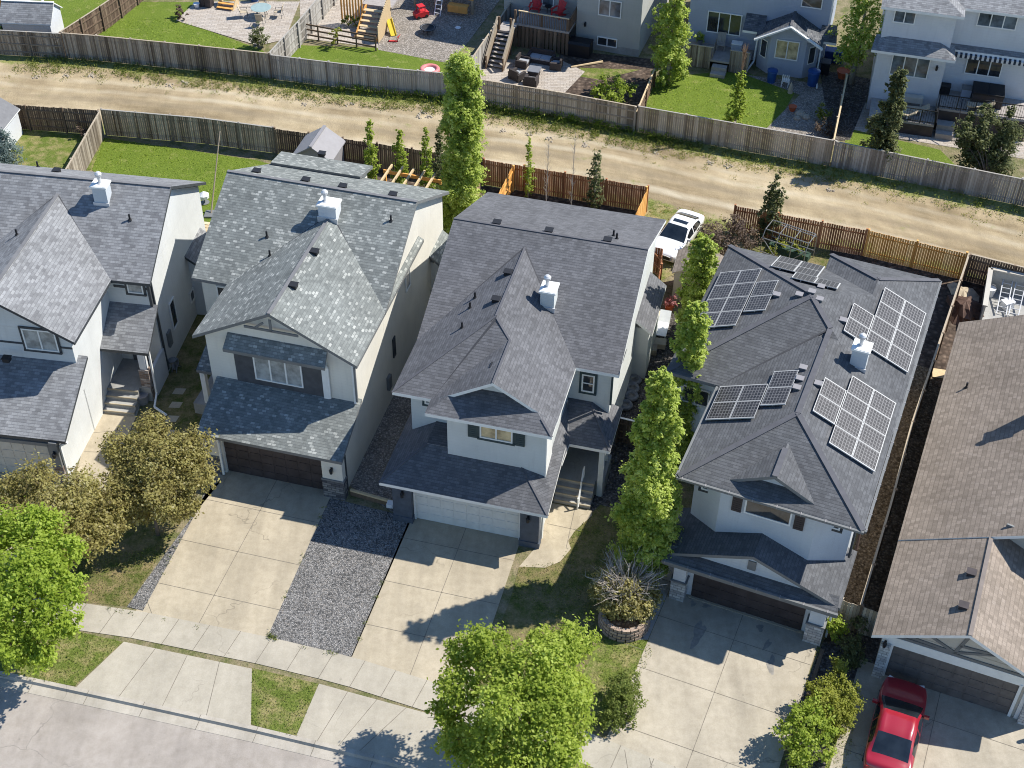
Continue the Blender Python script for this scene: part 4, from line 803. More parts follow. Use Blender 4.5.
fence('tan board gate fence beside the solar-panel house garage', [tuple(g1), tuple(g2)], 1.7, 'wood_tan', 1)
g1 = at(619, 418, 1.6)[:2]; g2 = at(652, 426, 1.6)[:2]
fence('dark board gate with a white top rail beside the middle house', [tuple(g1), tuple(g2)], 1.6, 'wood_brown', -1, 'trim_white')
w1 = at(663, 249, 1.8)[:2]; w2 = at(657, 288, 1.8)[:2]
fence('short red-brown screen fence in front of the white car', [tuple(at(651, 246, 1.8)[:2]), tuple(w1), tuple(w2)], 1.8, 'wood_red', 1)

# ------------------------------------------------------------ houses beyond the lane
def rear_beige():
    h = House('detached_house', 'beige house beyond the lane with a raised deck and red chairs', (574, 46), 18., group='houses beyond the lane')
    h.pieces = [(-.3, 5.0, -.4, 9.5, 6.6, .5, 'y', 1, 0), (-6., 5.1, .8, 9.6, 6.62, .5, 'x', 1, 1)]
    h.roof(['shingle_dusk', 'trim_white', 'cap_dark'])
    m = MB(); m.box(.1, 4.66, 0, 9, 0, 6.6); m.box(-5.6, 4.6, 1.15, 9.2, 0, 6.6); h.part('wall', m, 'siding_beige')
    b = MB(); b.box(.08, 4.68, -.02, .0, 0, .55); h.part('plinth', b, 'concrete_grey')
    h.window(1.62, 3.24, 2.68, 3.9, -.02, 2, glass='glass_sky'); h.window(1.66, 3.1, .42, 1.1, -.02, 2, glass='glass_dark'); h.window(-3.6, -1.9, 2.1, 4., 1.13, 2, glass='glass_sky')
    h.lamp(.75, 0, 1.9)
    d = MB(); d.box(-4.0, 0, -1.5, 1.15, 1.66, 1.8)
    d.box(-4.75, -3.7, -2.8, -1.5, 1.66, 1.8)
    for i in range(18): d.box(-3.98+i*.22, -3.78+i*.22, -1.48, 1.14, 1.8, 1.812)
    h.part('deck', d, 'wood_deck')
    for x, y in ((-3.9, -1.4), (-2., -1.4), (-.1, -1.4), (-4.65, -2.7), (-3.8, -2.7)):
        q = MB(); q.box(x-.07, x+.07, y-.07, y+.07, 0, 2.75); h.part('deck_post', q, 'wood_brown')
    r_ = MB(); r_.beam((-3.65, -1.48, 2.78), (0, -1.48, 2.78), .1, .06, 0, .8)
    for i in range(30): x = -3.6+i*.122; r_.box(x-.02, x+.02, -1.5, -1.46, 1.85, 2.76, 1)
    r_.beam((0, -1.48, 2.78), (0, 1.1, 2.78), .1, .06, 1)
    for i in range(18): y = -1.4+i*.14; r_.box(-.02, .02, y-.02, y+.02, 1.85, 2.76, 1)
    h.part('railing', r_, ['wood_fresh', 'wood_brown'])
    st = MB()
    for i in range(9): z = 1.8-.2*(i+1); y = -2.8-.26*i; st.box(-4.7, -3.6, y-.27, y, z-.04, z, 0, .7)
    h.part('stair_tread', st, 'wood_deck'); sg = MB()
    for x in (-4.75, -3.55): sg.beam((x, -2.8, 1.7), (x, -5.15, -.05), .05, .28, 0, .4); sg.beam((x, -2.75, 2.75), (x, -5.1, .95), .09, .14, 1, .6); sg.box(x-.05, x+.05, -5.15, -5.05, 0, 1.); sg.beam((x, -2.75, 2.1), (x, -5.1, .4), .04, .5, 1, .4)
    h.part('stair_side', sg, ['wood_brown', 'wood_tan'])
    lt = MB()
    for i in range(14): lt.box(-4.0+i*.29, -3.78+i*.29, -1.45, -1.42, 0, 1.64, 0, random.random())
    h.part('skirting', lt, 'wood_brown'); return h
def rear_blue():
    h = House('detached_house', 'blue house beyond the lane with a gabled bay window', (766, 73), 16., group='houses beyond the lane')
    h.pieces = [(-6.3, 3.9, 1.1, 10, 5.9, .5, 'x', 1, 1), (-1.0, 3.45, -.55, 4.5, 2.78, .56, 'y', 0, 0)]
    h.roof(['shingle_dusk', 'trim_white', 'cap_dark'], extra=[[(-2., .3, 2.75), (-.6, .3, 2.75), (-.6, 1.6, 3.5), (-2., 1.6, 3.5)], [(3.1, .45, 2.7), (4.3, .45, 2.7), (4.1, 1.6, 3.4), (3.1, 1.6, 3.4)]], caps=[((1.22, -.55, 4.03), (1.22, 2., 4.03))])
    m = MB(); m.box(-5.9, 3.5, 1.5, 9.6, 0, 5.9); m.prism([(-.83, 1.6), (-.83, .75), (0, 0), (2.4, 0), (3.2, .75), (3.2, 1.6)], 'z', 0, 2.76); m.prism([(-.4, 2.7), (2.9, 2.7), (1.22, 3.7)], 'y', -.02, .4); h.part('wall', m, 'siding_blue')
    g = MB(); g.beam((-1.05, -.6, 2.66), (1.22, -.6, 3.93), .1, .26, up=(0, 1, 0)); g.beam((3.5, -.6, 2.66), (1.22, -.6, 3.93), .1, .26, up=(0, 1, 0)); h.part('gable_trim', g, 'trim_white')
    h.window(.38, 1.95, 1.25, 2.65, -.02, 2, glass='glass_gold'); h.window(-4.62, -2.25, 1.65, 3.23, 1.48, 3, glass='glass_dark'); h.window(1.5, 2.9, 4.45, 5.5, 1.48, 1, glass='glass_sky')
    for a, b in (((-.68, .58), (-.2, .15)), ((2.62, .17), (3.05, .58))):
        w = MB(); w.prism([a, b, (b[0], b[1]-.06), (a[0], a[1]-.06)], 'z', 1.0, 2.3); o = h.part('window', w, 'trim_white'); p = MB(); k = .12
        a2 = (a[0]+(b[0]-a[0])*k, a[1]+(b[1]-a[1])*k-.05); b2 = (b[0]-(b[0]-a[0])*k, b[1]-(b[1]-a[1])*k-.05); p.prism([a2, b2, (b2[0], b2[1]-.03), (a2[0], a2[1]-.03)], 'z', 1.08, 2.22); p.build('pane', 'glass_dark', o)
    h.downspout([(3.3, -.4, 2.7), (3.35, .6, 2.3), (3.35, .6, .4), (3.6, -1.2, .1)]); h.downspout([(-.9, -.4, 2.7), (-.95, .7, 2.3), (-1., .6, .4), (-1.3, -.3, .1)]); h.downspout([(3.55, 1.45, 5.8), (3.55, 1.45, 3.5)])
    d = MB(); d.box(-6., -1.2, -.7, 1.5, .62, .75); d.box(-3.6, -2.6, -1.2, -.7, 0, .5); d.box(-3.6, -2.6, -1.7, -1.2, 0, .25); h.part('deck', d, 'wood_deck')
    r_ = MB()
    for x0, x1 in ((-6., -3.7), (-2.5, -1.2)):
        n = int((x1-x0)/.13)
        for i in range(n): r_.box(x0+i*.13, x0+i*.13+.115, -.72, -.7, .05, 1.65, 0, random.random())
        r_.box(x0-.03, x1+.03, -.76, -.66, 1.65, 1.7, 0, .9)
    for i in range(12): r_.box(-3.72, -3.7, -.7+i*.13, -.585+i*.13, .75, 1.6, 0, random.random())
    r_.beam((-6., -.7, 1.7), (-6., 1.3, 1.7), .08, .06, 0, .9); h.part('railing', r_, 'wood_weathered'); return h
def rear_white():
    h = House('detached_house', 'white house beyond the lane with a dark hood roof and a striped awning', (866, 109), 14.5, group='houses beyond the lane')
    h.pieces = [(-.35, 4.7, -.4, 9, 7.45, .4, 'y', 1, 0), (-.3, 10.6, .8, 10, 7.46, .4, 'x', 1, 1)]
    h.roof(['shingle_grey', 'trim_white', 'cap_grey'], extra=[[(-.45, -.95, 4.75), (4.75, -.95, 4.75), (3.6, .05, 5.4), (.6, .05, 5.4)], [(-.45, -.95, 4.75), (.6, .05, 5.4), (-.3, .4, 5.2)], [(4.75, -.95, 4.75), (4.6, .6, 5.0), (3.6, .05, 5.4)], [(4.35, .75, 4.66), (10.2, .75, 4.66), (10.2, 1.22, 4.85), (4.35, 1.22, 4.85)]])
    m = MB(); m.box(0, 4.3, 0, 8.6, 0, 7.4); m.box(.1, 10.2, 1.2, 9.6, 0, 7.42); h.part('wall', m, 'siding_white')
    h.window(.5, 1.85, 6.35, 7.3, -.02, 2, frame='trim_white', glass='glass_sky'); h.window(.95, 3.35, 2.75, 4.2, -.02, 3, glass='glass_sky'); h.window(5.6, 8., 6.25, 7.4, 1.18, 3, glass='glass_sky'); h.window(5.6, 7.85, 2.9, 4.2, 1.18, 3, glass='glass_dark')
    h.lamp(3.8, 0, 3.7)
    aw = MB()
    for i in range(36): x = 4.75+i*.15; aw.add([(x, .55, 4.48), (x+.15, .55, 4.48), (x+.15, 1.2, 4.62), (x, 1.2, 4.62)], [(0, 1, 2, 3)], 0, i % 2); aw.add([(x, .56, 4.24), (x+.15, .56, 4.24), (x+.15, .54, 4.48), (x, .54, 4.48)], [(0, 1, 2, 3)], 0, i % 2)
    h.part('awning', aw, 'cloth_stripe')
    d = MB(); d.box(.2, 4.3, -2.4, 0, .75, .9); d.box(4.3, 10., -1.3, 1.2, 1.4, 1.55); d.box(4.5, 5.6, -2.0, -1.3, 0, .75); d.box(4.5, 5.6, -2.5, -2.0, 0, .4)
    for i in range(24): d.box(4.32+i*.235, 4.53+i*.235, -1.28, 1.18, 1.55, 1.56)
    h.part('deck', d, 'wood_deck'); sk = MB(); sk.box(.2, 4.3, -2.42, -2.38, 0, .75); sk.box(4.3, 10, -1.32, -1.28, 0, 1.4); h.part('skirting', sk, 'door_brown')
    r_ = MB()
    for a, b, z in (((2.2, -2.35), (4.3, -2.35), .9), ((4.35, -1.25), (9.9, -1.25), 1.55), ((4.3, -2.35), (4.35, -1.25), .9)):
        a = np.array([*a, z]); b = np.array([*b, z]); r_.beam(a+[0, 0, .95], b+[0, 0, .95], .05, .05); r_.beam(a+[0, 0, .12], b+[0, 0, .12], .04, .04); n = int(np.linalg.norm(b-a)/.14)
        for i in range(n+1): c = a+(b-a)*i/n; w = .03 if i % 8 else .07; r_.beam(c, c+[0, 0, .95], .02 if i % 8 else .06, .02 if i % 8 else .06, 0, .5, (1, 0, 0))
    r_.beam((4.35, -1.3, 2.4), (4.4, -2.6, 1.2), .05, .05); r_.beam((5.7, -1.3, 2.4), (5.7, -2.6, 1.2), .05, .05); h.part('railing', r_, 'black')
    return h
T1, T2, T3 = rear_beige(), rear_blue(), rear_white()
# ------------------------------------------------------------ plants
def leaves(name, cen, nor, size, mat, tint, parent=None, asp=.6):
    n = len(cen); nor = nor/np.linalg.norm(nor, axis=1)[:, None]
    r = rng.normal(size=(n, 3)); a = np.cross(nor, r); a /= np.linalg.norm(a, axis=1)[:, None]; b = np.cross(nor, a)
    sz = (size*rng.uniform(.6, 1.35, n))[:, None]
    up = nor*sz*.18
    V = np.empty((n, 4, 3)); V[:, 0] = cen+a*sz; V[:, 1] = cen+b*sz*asp+up; V[:, 2] = cen-a*sz; V[:, 3] = cen-b*sz*asp+up
    me = bpy.data.meshes.new(name); me.vertices.add(n*4); me.vertices.foreach_set('co', V.ravel().astype(np.float32))
    me.loops.add(n*4); me.loops.foreach_set('vertex_index', np.arange(n*4, dtype=np.int32)); me.polygons.add(n)
    me.polygons.foreach_set('loop_start', np.arange(0, n*4, 4, dtype=np.int32)); me.polygons.foreach_set('loop_total', np.full(n, 4, dtype=np.int32))
    me.materials.append(MATS[mat]); at_ = me.attributes.new('tint', 'FLOAT', 'FACE'); at_.data.foreach_set('value', np.clip(tint, 0, 1).astype(np.float32))
    me.update(); me.validate()
    o = bpy.data.objects.new(name, me); C.objects.link(o)
    if parent: o.parent = parent
    return o
def cloud(blobs, dens, shell=.45, flat=1.):
    """leaf positions: clumps made of many small sprays spread through each blob's volume"""
    cs, ns, ts = [], [], []
    for (x, y, z, r) in blobs:
        k = max(5, int(dens*.05*r*r*4)); d = rng.normal(size=(k, 3)); d /= np.linalg.norm(d, axis=1)[:, None]
        rad = r*(shell+(1-shell)*rng.random(k)**.6)*rng.uniform(.72, 1.25, k); sp = d*rad[:, None]*[1, 1, flat]; st = rng.uniform(-.2, .2, k)+rng.uniform(-.07, .07)
        m = max(4, int(dens*r*r*4/k)); 
        p = np.repeat(sp, m, 0)+rng.normal(size=(k*m, 3))*r*.14*rng.uniform(.6, 1.4, (k*m, 1))
        cs.append(p+[x, y, z]); nn = np.repeat(d, m, 0)*.5+rng.normal(size=(k*m, 3))*.55+[.35, .0, .95]; ns.append(nn); ts.append(np.repeat(st, m)+rng.normal()*.055+rng.normal(size=k*m)*.17+.5)
    return np.concatenate(cs), np.concatenate(ns), np.concatenate(ts)
def tree(name, label, cat, blobs, mat, leaf, dens, base=None, trunk=.12, group=None, bark='bark', shell=.4, flat=.9):
    if mat == 'leaf_olive': blobs = [(a, b, c, d*1.15) for a, b, c, d in blobs]
    """blobs: (px, py, z, r) read off the photograph at height z"""
    B = [(*at(px, py, z)[:2], z, r) for px, py, z, r in blobs]; c = np.mean([b[:2] for b in B], 0)
    base = np.array([*(base if base is not None else c), 0])
    root = thing(name, label, cat, base, 0, group); Bl = [(x-base[0], y-base[1], z, r) for x, y, z, r in B]
    p, n, t = cloud(Bl, dens, shell, flat); k = p[:, 2] > .05
    leaves('crown', p[k], n[k], leaf, mat, t[k], root)
    zs = min(b[2]-b[3]*.5 for b in Bl); zs = max(.15, zs*.75); m = MB(); m.tube((0, 0, -.05), (.03, .02, zs), trunk, trunk*.75, 9)
    for x, y, z, r in Bl:
        mid = np.array([x*.45, y*.45, zs+(z-zs)*.55]); m.tube((.03, .02, zs-.05), mid, trunk*.6, trunk*.35, 6, caps=False); m.tube(mid, (x, y, z), trunk*.35, trunk*.14, 6, caps=False)
        for q in range(3):
            e = np.array([x, y, z])+rng.normal(size=3)*r*.5; m.tube(mid+(np.array([x, y, z])-mid)*.5, e, trunk*.16, trunk*.05, 5, caps=False)
    m.build('trunk', bark, root, True); return root
def column(name, label, base, h, rmax, mat, leaf, dens, cat='tree', z0=.4, group=None, bark='bark_pale', sparse=0., lean=(0, 0), thin=.25, tints=.0):
    base = np.array([base[0], base[1], 0]); root = thing(name, label, cat, base, 0, group); B = []; z = z0; rmax *= 1.15; h *= .965
    while z < h-.1:
        t = (z-z0)/(h-z0); prof = (min(1, t/.18+.45) if t < .18 else 1-(1-thin)*((t-.18)/.82)**1.5)*rmax*rng.uniform(.85, 1.12)
        for q in range(6):
            a = rng.uniform(0, 6.28); d = prof*rng.uniform(.2, .8); B.append((d*math.cos(a)+lean[0]*t, d*math.sin(a)+lean[1]*t, z+rng.uniform(-.3, .3), prof*rng.uniform(.26, .5)))
        z += max(.22, prof*.42)
    B.append((lean[0], lean[1], h-.2, rmax*thin*.6))
    p, n, t = cloud(B, dens, .25, 1.35); k = (p[:, 2] > .1) & (rng.random(len(p)) > sparse)
    leaves('crown', p[k], n[k]+[0, 0, .2], leaf, mat, t[k]+tints, root)
    m = MB(); m.tube((0, 0, -.05), (lean[0]*.5, lean[1]*.5, h*.5), max(.035, rmax*.12), max(.025, rmax*.07), 7); m.tube((lean[0]*.5, lean[1]*.5, h*.5), (lean[0], lean[1], h-.15), max(.025, rmax*.07), .012, 6)
    for q in range(14):
        zz = rng.uniform(z0, h*.85); a = rng.uniform(0, 6.28); r = rmax*rng.uniform(.4, .9)*(1-.6*zz/h); m.tube((lean[0]*zz/h, lean[1]*zz/h, zz), (r*math.cos(a), r*math.sin(a), zz+r*1.1), .02, .006, 5, caps=False)
    m.build('trunk', bark, root, True); return root
tree('street_tree', 'bright lime green leafy tree at the lower edge between two driveways', 'tree',
     [(488, 645, 5.2, .95), (462, 652, 4.6, .7), (574, 641, 4.9, .85), (558, 655, 5.2, .9), (545, 640, 5.0, .6), (535, 668, 5.7, 1.1), (462, 690, 4.3, .9), (505, 705, 5.3, 1.1), (562, 700, 5., 1.05), (576, 690, 4.2, .7), (446, 712, 3.6, .6), (490, 735, 4.2, 1.0), (542, 738, 4.6, 1.05), (573, 728, 3.8, .7), (520, 772, 3.8, 1.0), (560, 775, 3.6, .85), (478, 765, 3.2, .8), (455, 740, 3.2, .7), (548, 700, 5.4, 1.0), (500, 670, 5.3, .9), (562, 755, 4.2, .8), (530, 790, 3.4, 1.0)], 'leaf_green', .075, 620, at(520, 762)[:2], .13)
tree('street_tree', 'bright lime green leafy tree at the left edge beside the street', 'tree',
     [(38, 528, 5., .95), (5, 530, 5., .95), (62, 552, 4.6, .8), (30, 572, 5.2, 1.1), (66, 588, 4.2, .8), (5, 600, 4.6, 1.1), (45, 618, 4.2, .95), (70, 625, 3.5, .55), (12, 645, 3.5, .95), (42, 652, 3.2, .6), (-20, 570, 4.8, 1.1)], 'leaf_lime', .08, 600, at(5, 650)[:2], .14)
tree('ornamental_tree', 'round olive-brown small tree beside the gravel strip of the leftmost walk', 'tree',
     [(152, 432, 4., .75), (122, 450, 3.6, .75), (188, 448, 3.7, .8), (154, 462, 3.9, 1.0), (122, 482, 3.2, .8), (195, 474, 3.2, .8), (160, 496, 2.8, 1.0), (134, 508, 2.3, .75), (180, 505, 2.3, .7)], 'leaf_olive', .068, 760, at(158, 535)[:2], .09)
tree('ornamental_tree', 'spreading olive-brown small tree behind the lime green tree at the left edge', 'tree',
     [(38, 482, 4., .85), (80, 492, 3.9, .85), (8, 492, 3.6, .8), (58, 512, 4., 1.), (104, 508, 3.1, .75), (28, 520, 3.5, .95), (92, 538, 2.7, .75), (60, 545, 2.9, .8), (112, 528, 2.4, .55)], 'leaf_olive', .068, 740, at(66, 570)[:2], .09)
def col_at(px, py, tip, **k):
    b = at(px, py)[:2]; return b, topz(b, tip)
b, hh = col_at(459, 238, 58); column('columnar_aspen', 'tall bright green columnar aspen between the mottled roof and the plum roof', b, hh, 1.2, 'leaf_aspen', .075, 640, lean=(.3, .2), thin=.75, z0=.3)
G = 'columnar aspens between the middle house and the solar house'
for px, py, tip, r, lab, dn in ((641, 576, 366, 1.25, 'frontmost tall columnar aspen, above the planter of dead branches', 290), (676, 466, 296, 1.1, 'middle columnar aspen, touching the left edge of the solar-panel roof', 260), (692, 342, 236, 1.15, 'rearmost columnar aspen of the row, beside the small shed', 260)):
    b, hh = col_at(px, py, tip); column('columnar_aspen', lab, b, hh, r, 'leaf_aspen', .072, dn*2.1, group=G, thin=.4, z0=.2)
G = 'young columnar trees along the near lane fence'
for px, py, tip, r, lab, mt, sp, dn in ((373, 188, 118, .5, 'young columnar tree behind the pergola, nearest the grey resin shed', 'leaf_green', .2, 260), (402, 190, 128, .5, 'young columnar tree behind the pergola, second from the grey resin shed', 'leaf_green', .25, 260), (428, 200, 126, .5, 'thin young tree at the right end of the pergola', 'leaf_green', .3, 240), (441, 208, 127, .55, 'darker young tree touching the tall aspen', 'leaf_dark', .2, 260), (528, 198, 138, .38, 'thin half-leafed young tree by the low golden side fence', 'leaf_green', .55, 220), (594, 210, 150, .55, 'young tree in front of the right end of the rust red fence', 'leaf_dark', .35, 240)):
    b, hh = col_at(px, py, tip); column('young_tree', lab, b, hh, r, mt, .07, dn, group=G, sparse=sp)
def bare(px, py, tip, lab):
    b = at(px, py)[:2]; h = topz(b, tip); root = thing('bare_sapling', lab, 'sapling', (*b, 0), 0, 'bare saplings by the rust red fence'); m = MB(); m.tube((0, 0, 0), (.05, 0, h), .03, .008, 6)
    for i in range(60):
        z = rng.uniform(.3, h*.92); a = rng.uniform(0, 6.28); r = rng.uniform(.08, .3); m.tube((.05*z/h, 0, z), (r*math.cos(a), r*math.sin(a), z+r*1.8), .009, .003, 4, caps=False, tint=rng.random())
    m.build('trunk', 'twig_pale', root)
bare(546, 205, 140, 'bare sapling without leaves, the left one in front of the rust red fence'); bare(571, 208, 132, 'bare sapling without leaves, the right one in front of the rust red fence')
b, hh = col_at(768, 236, 172); column('columnar_poplar', 'dark grey-green columnar tree at the rust red fence behind the solar-panel house', b, hh, .8, 'leaf_dark', .07, 330, z0=.2, thin=.15)
b, hh = col_at(733, 137, 44); column('columnar_poplar', 'columnar tree with a brown dead top behind the tan fence, below the blue house', b, hh-1.6, .75, 'leaf_green', .07, 300, z0=.3, thin=.35, sparse=.15)
def deadtop(b, z0, z1):
    root = thing('dead_treetop', 'brown leafless treetop above the green column tree by the blue house', 'branches', (*b, z0))
    m = MB()
    for i in range(70):
        a = rng.uniform(0, 6.28); z = rng.uniform(0, (z1-z0)*.7); r = rng.uniform(.05, .3); m.tube((0, 0, z), (r*math.cos(a), r*math.sin(a), min(z1-z0, z+rng.uniform(.4, 1.))), .014, .004, 4, caps=False, tint=rng.uniform(0, .5))
    m.tube((0, 0, -.6), (0, 0, z1-z0), .03, .008, 5); m.build('twigs', 'twig_brown', root)
m_tint('twig_brown', [(.2, .13, .08), (.3, .21, .14), (.38, .28, .2)], .85, .1); deadtop(b, hh-1.9, hh)
b, hh = col_at(878, 167, 68); column('columnar_poplar', 'dark columnar tree in front of the white house planter box', b, hh, 1.0, 'leaf_dark', .08, 460, z0=.2, thin=.45)
tree('column_hedge_tree', 'broad dark many-topped tree at the right end of the pale grey fence', 'tree', [(968, 130, 3.4, .7), (988, 118, 4., .7), (1008, 128, 3.6, .7), (975, 145, 2.2, .85), (998, 150, 2.2, .9), (983, 138, 3., .8), (985, 165, 1., .7), (1010, 112, 4.2, .4), (986, 108, 4.5, .4), (970, 116, 4., .35), (972, 158, 1.4, .9), (1000, 165, 1.4, .9), (985, 148, 2., 1.), (1010, 140, 2.8, .8), (964, 140, 2.6, .6)], 'leaf_dark', .085, 480, at(986, 190)[:2], .1, shell=.3)
b, hh = col_at(667, 84, -14); column('columnar_aspen', 'leafy green column tree between the beige house and the blue house', b, hh, 1.35, 'leaf_aspen', .09, 200, z0=.4, thin=.5)
b, hh = col_at(851, 84, -20); column('columnar_aspen', 'loose light green tree between the blue house and the white house', b, hh, 1.6, 'leaf_aspen', .09, 130, z0=1.8, thin=.5, sparse=.15)
tree('garden_shrub', 'round light green shrub behind the tan fence by the sunken patio', 'shrub', [(605, 84, 1.2, .55), (620, 84, 1.2, .6), (630, 90, .9, .45), (598, 92, .8, .5), (614, 96, .7, .7)], 'leaf_green', .075, 380, at(614, 98)[:2], .05)
tree('garden_shrub', 'grey-green shrub at the corner of the glass table patio', 'shrub', [(258, 30, 1.3, .45), (256, 38, .8, .55), (262, 40, .6, .5)], 'leaf_dark', .07, 380, at(258, 44)[:2], .04)
tree('garden_shrub', 'grassy potted-looking clump at the left corner of the paver patio', 'shrub', [(178, 10, .6, .4), (182, 15, .5, .35)], 'leaf_plum', .07, 380, at(180, 18)[:2], .03)
tree('garden_shrub', 'brown-plum twiggy shrub between the white car and the rust red fence', 'shrub', [(712, 232, 1.8, .8), (738, 232, 1.8, .8), (722, 245, 1.4, .9), (750, 240, 1.2, .7), (703, 252, 1.0, .7), (735, 222, 2.1, .5), (715, 265, .9, .6)], 'leaf_plum', .07, 300, at(722, 268)[:2], .06, shell=.3)
tree('garden_shrub', 'low yellow-green plant beside the climbing frame', 'shrub', [(780, 245, .3, .45), (790, 248, .3, .4), (772, 250, .3, .35), (800, 252, .3, .4)], 'leaf_gold', .07, 420, at(785, 252)[:2], .03)
tree('spruce', 'small blue-grey spruce at the left edge behind the grey roof', 'tree', [(5, 142, 1.4, .6), (8, 152, .9, .85), (4, 160, .5, .9), (3, 134, 1.9, .4)], 'leaf_spruce', .06, 480, at(5, 165)[:2], .06)
tree('garden_shrub', 'pale twiggy shrub in the brown corner of the leftmost rear lawn', 'shrub', [(80, 128, .7, .3), (84, 133, .4, .3)], 'leaf_plum', .06, 380, at(83, 138)[:2], .02)
tree('round_shrub', 'dark green bushy shrub at the edge of the dry lawn beside the foreground tree', 'shrub', [(618, 685, 1.1, .55), (630, 680, .9, .5), (620, 704, .8, .6), (634, 698, .6, .5), (610, 718, .6, .5), (625, 715, .5, .5)], 'leaf_shrub', .05, 800, at(616, 722)[:2], .04)
tree('round_shrub', 'yellow-green juniper-like shrub beside the red car driveway', 'shrub', [(838, 678, 1.1, .5), (822, 690, 1.2, .55), (846, 694, 1.0, .55), (830, 706, 1.0, .6), (842, 715, .8, .55), (834, 728, .6, .45), (850, 705, .9, .5), (826, 700, 1.3, .5), (840, 665, 1.1, .4)], 'leaf_gold', .05, 900, at(838, 725)[:2], .05)
tree('round_shrub', 'light green round shrub below the yellow-green one by the solar-house driveway', 'shrub', [(800, 716, 1.6, .6), (815, 708, 1.5, .55), (792, 732, 1.3, .6), (822, 730, 1.2, .6), (805, 745, 1.0, .65), (798, 762, .6, .5), (825, 752, .6, .4)], 'leaf_green', .065, 520, at(808, 758)[:2], .06)
tree('round_shrub', 'small pale green shrub against the solar house garage pillar', 'shrub', [(832, 622, 1.0, .42), (840, 628, .9, .42), (836, 634, .5, .4)], 'leaf_green', .06, 560, at(837, 640)[:2], .04)
tree('round_shrub', 'dark low shrubs in shade between the pillar shrub and the juniper-like shrub', 'shrub', [(852, 642, .7, .5), (856, 655, .6, .55), (846, 660, .5, .45), (860, 625, .9, .4)], 'leaf_dark', .06, 480, at(852, 662)[:2], .04)
# the stone planter of shrub and dead branches
def planter():
    c = at(624, 622); root = thing('stone_planter', 'round stone-block planter at the driveway edge, holding a half-dead shrub', 'planter', c)
    m = MB()
    for k in range(4):
        n = 18
        for i in range(n):
            a = 2*math.pi*(i+.5*(k % 2))/n; r = 1.02-.02*k; m.obox((r*math.cos(a), r*math.sin(a), .17*k), .33, .2, .165, a+math.pi/2, 0)
    m.build('block_wall', 'block_retaining', root); s = MB(); s.lathe((0, 0, .3), [(.95, 0), (.95, .24), (.5, .3), (.05, .32)], 16); s.build('soil_fill', 'planter_mulch', root)
    r2 = thing('half_dead_shrub', 'dry olive shrub topped with bare pale dead branches, in the stone planter', 'shrub', c+[0, .4, .6]); r2.scale = (1.08,)*3
    B = [(0, .1, .75, .75), (-.7, .35, .7, .6), (.75, .2, .65, .6), (.1, -.45, .5, .6), (-.5, -.35, .45, .5), (.65, -.4, .45, .5), (-1.0, .2, .5, .4), (1.1, 0, .5, .35), (0, .7, .8, .6)]
    p, n, t = cloud(B, 1700, .3); k = p[:, 2] > .02; leaves('crown', p[k], n[k], .055, 'leaf_olive', t[k]+.15, r2)
    b = MB()
    for i in range(150):
        a = rng.uniform(0, 6.28); e = rng.uniform(.45, 1.25); L = rng.uniform(1.0, 1.65); d = np.array([math.cos(a)*math.cos(e), math.sin(a)*math.cos(e)+.18, math.sin(e)]); s0 = np.array([rng.uniform(-.25, .25), rng.uniform(0, .5), .4]); mid = s0+d*L*.5+rng.normal(size=3)*.06; en = mid+(d+rng.normal(size=3)*.22)*L*.5
        b.tube(s0, mid, .034, .026, 5, caps=False, tint=rng.random()); b.tube(mid, en, .026, .011, 5, caps=False, tint=rng.random())
        for q in range(3): b.tube(mid+(en-mid)*rng.random(), en+rng.normal(size=3)*.25, .008, .003, 4, caps=False, tint=rng.random())
    b.build('dead_branches', 'twig_pale', r2)
m_gravel('planter_mulch', [(.3, .14, .07), (.46, .24, .13), (.55, .33, .2)], 7.); planter()
def weeds(name, pts, mat, size, zmax, sd):
    P = np.array(pts, float); n = len(P); z = rng.random(n)**1.5*zmax; cen = np.c_[P, z+.02]; nor = rng.normal(size=(n, 3)); nor[:, 2] *= .4
    o = leaves(name, cen, nor, size, mat, rng.normal(.5+sd, .22, n), asp=.3); o['kind'] = 'stuff'; return o
def along(pl, x0, x1, d0, d1, n, clump=.5):
    Q = resample(cut(pl, x0, x1), 300); i = rng.integers(0, 299, int(n/14)+1); i = np.repeat(i, 14)[:n]; f = rng.random(n)[:, None]; base = Q[i]*(1-f)+Q[i+1]*f
    t = Q[np.minimum(i+1, 299)]-Q[i]; t /= np.linalg.norm(t, axis=1)[:, None]; nn = np.c_[-t[:, 1], t[:, 0]]; d = np.repeat(rng.random(int(n/14)+1)**1.2, 14)[:n]
    return base+nn*(d0+(d1-d0)*d)[:, None]+rng.normal(size=(n, 2))*.12
weeds('weeds', np.concatenate([along(BACKL, -34, 8, -.12, -2.2, 15000), along(BACKL, 8, 34, -.12, -1.8, 4000), along(BACKL, -8, 12, -.1, -1.3, 5000)]), 'leaf_weed', .07, .28, -.02)
weeds('weeds', np.concatenate([along(BACKL, 8, 22, -.3, -2.2, 3000), along(NEARL, 7.8, 13, -2.5, 1.2, 1500), along(BACKL, -34, 34, -1.5, -3.2, 1800)]), 'leaf_weed', .06, .12, .25)
weeds('weeds', along(BACKL, -12, 10, -.05, -.7, 2600), 'leaf_green', .1, .5, -.15)
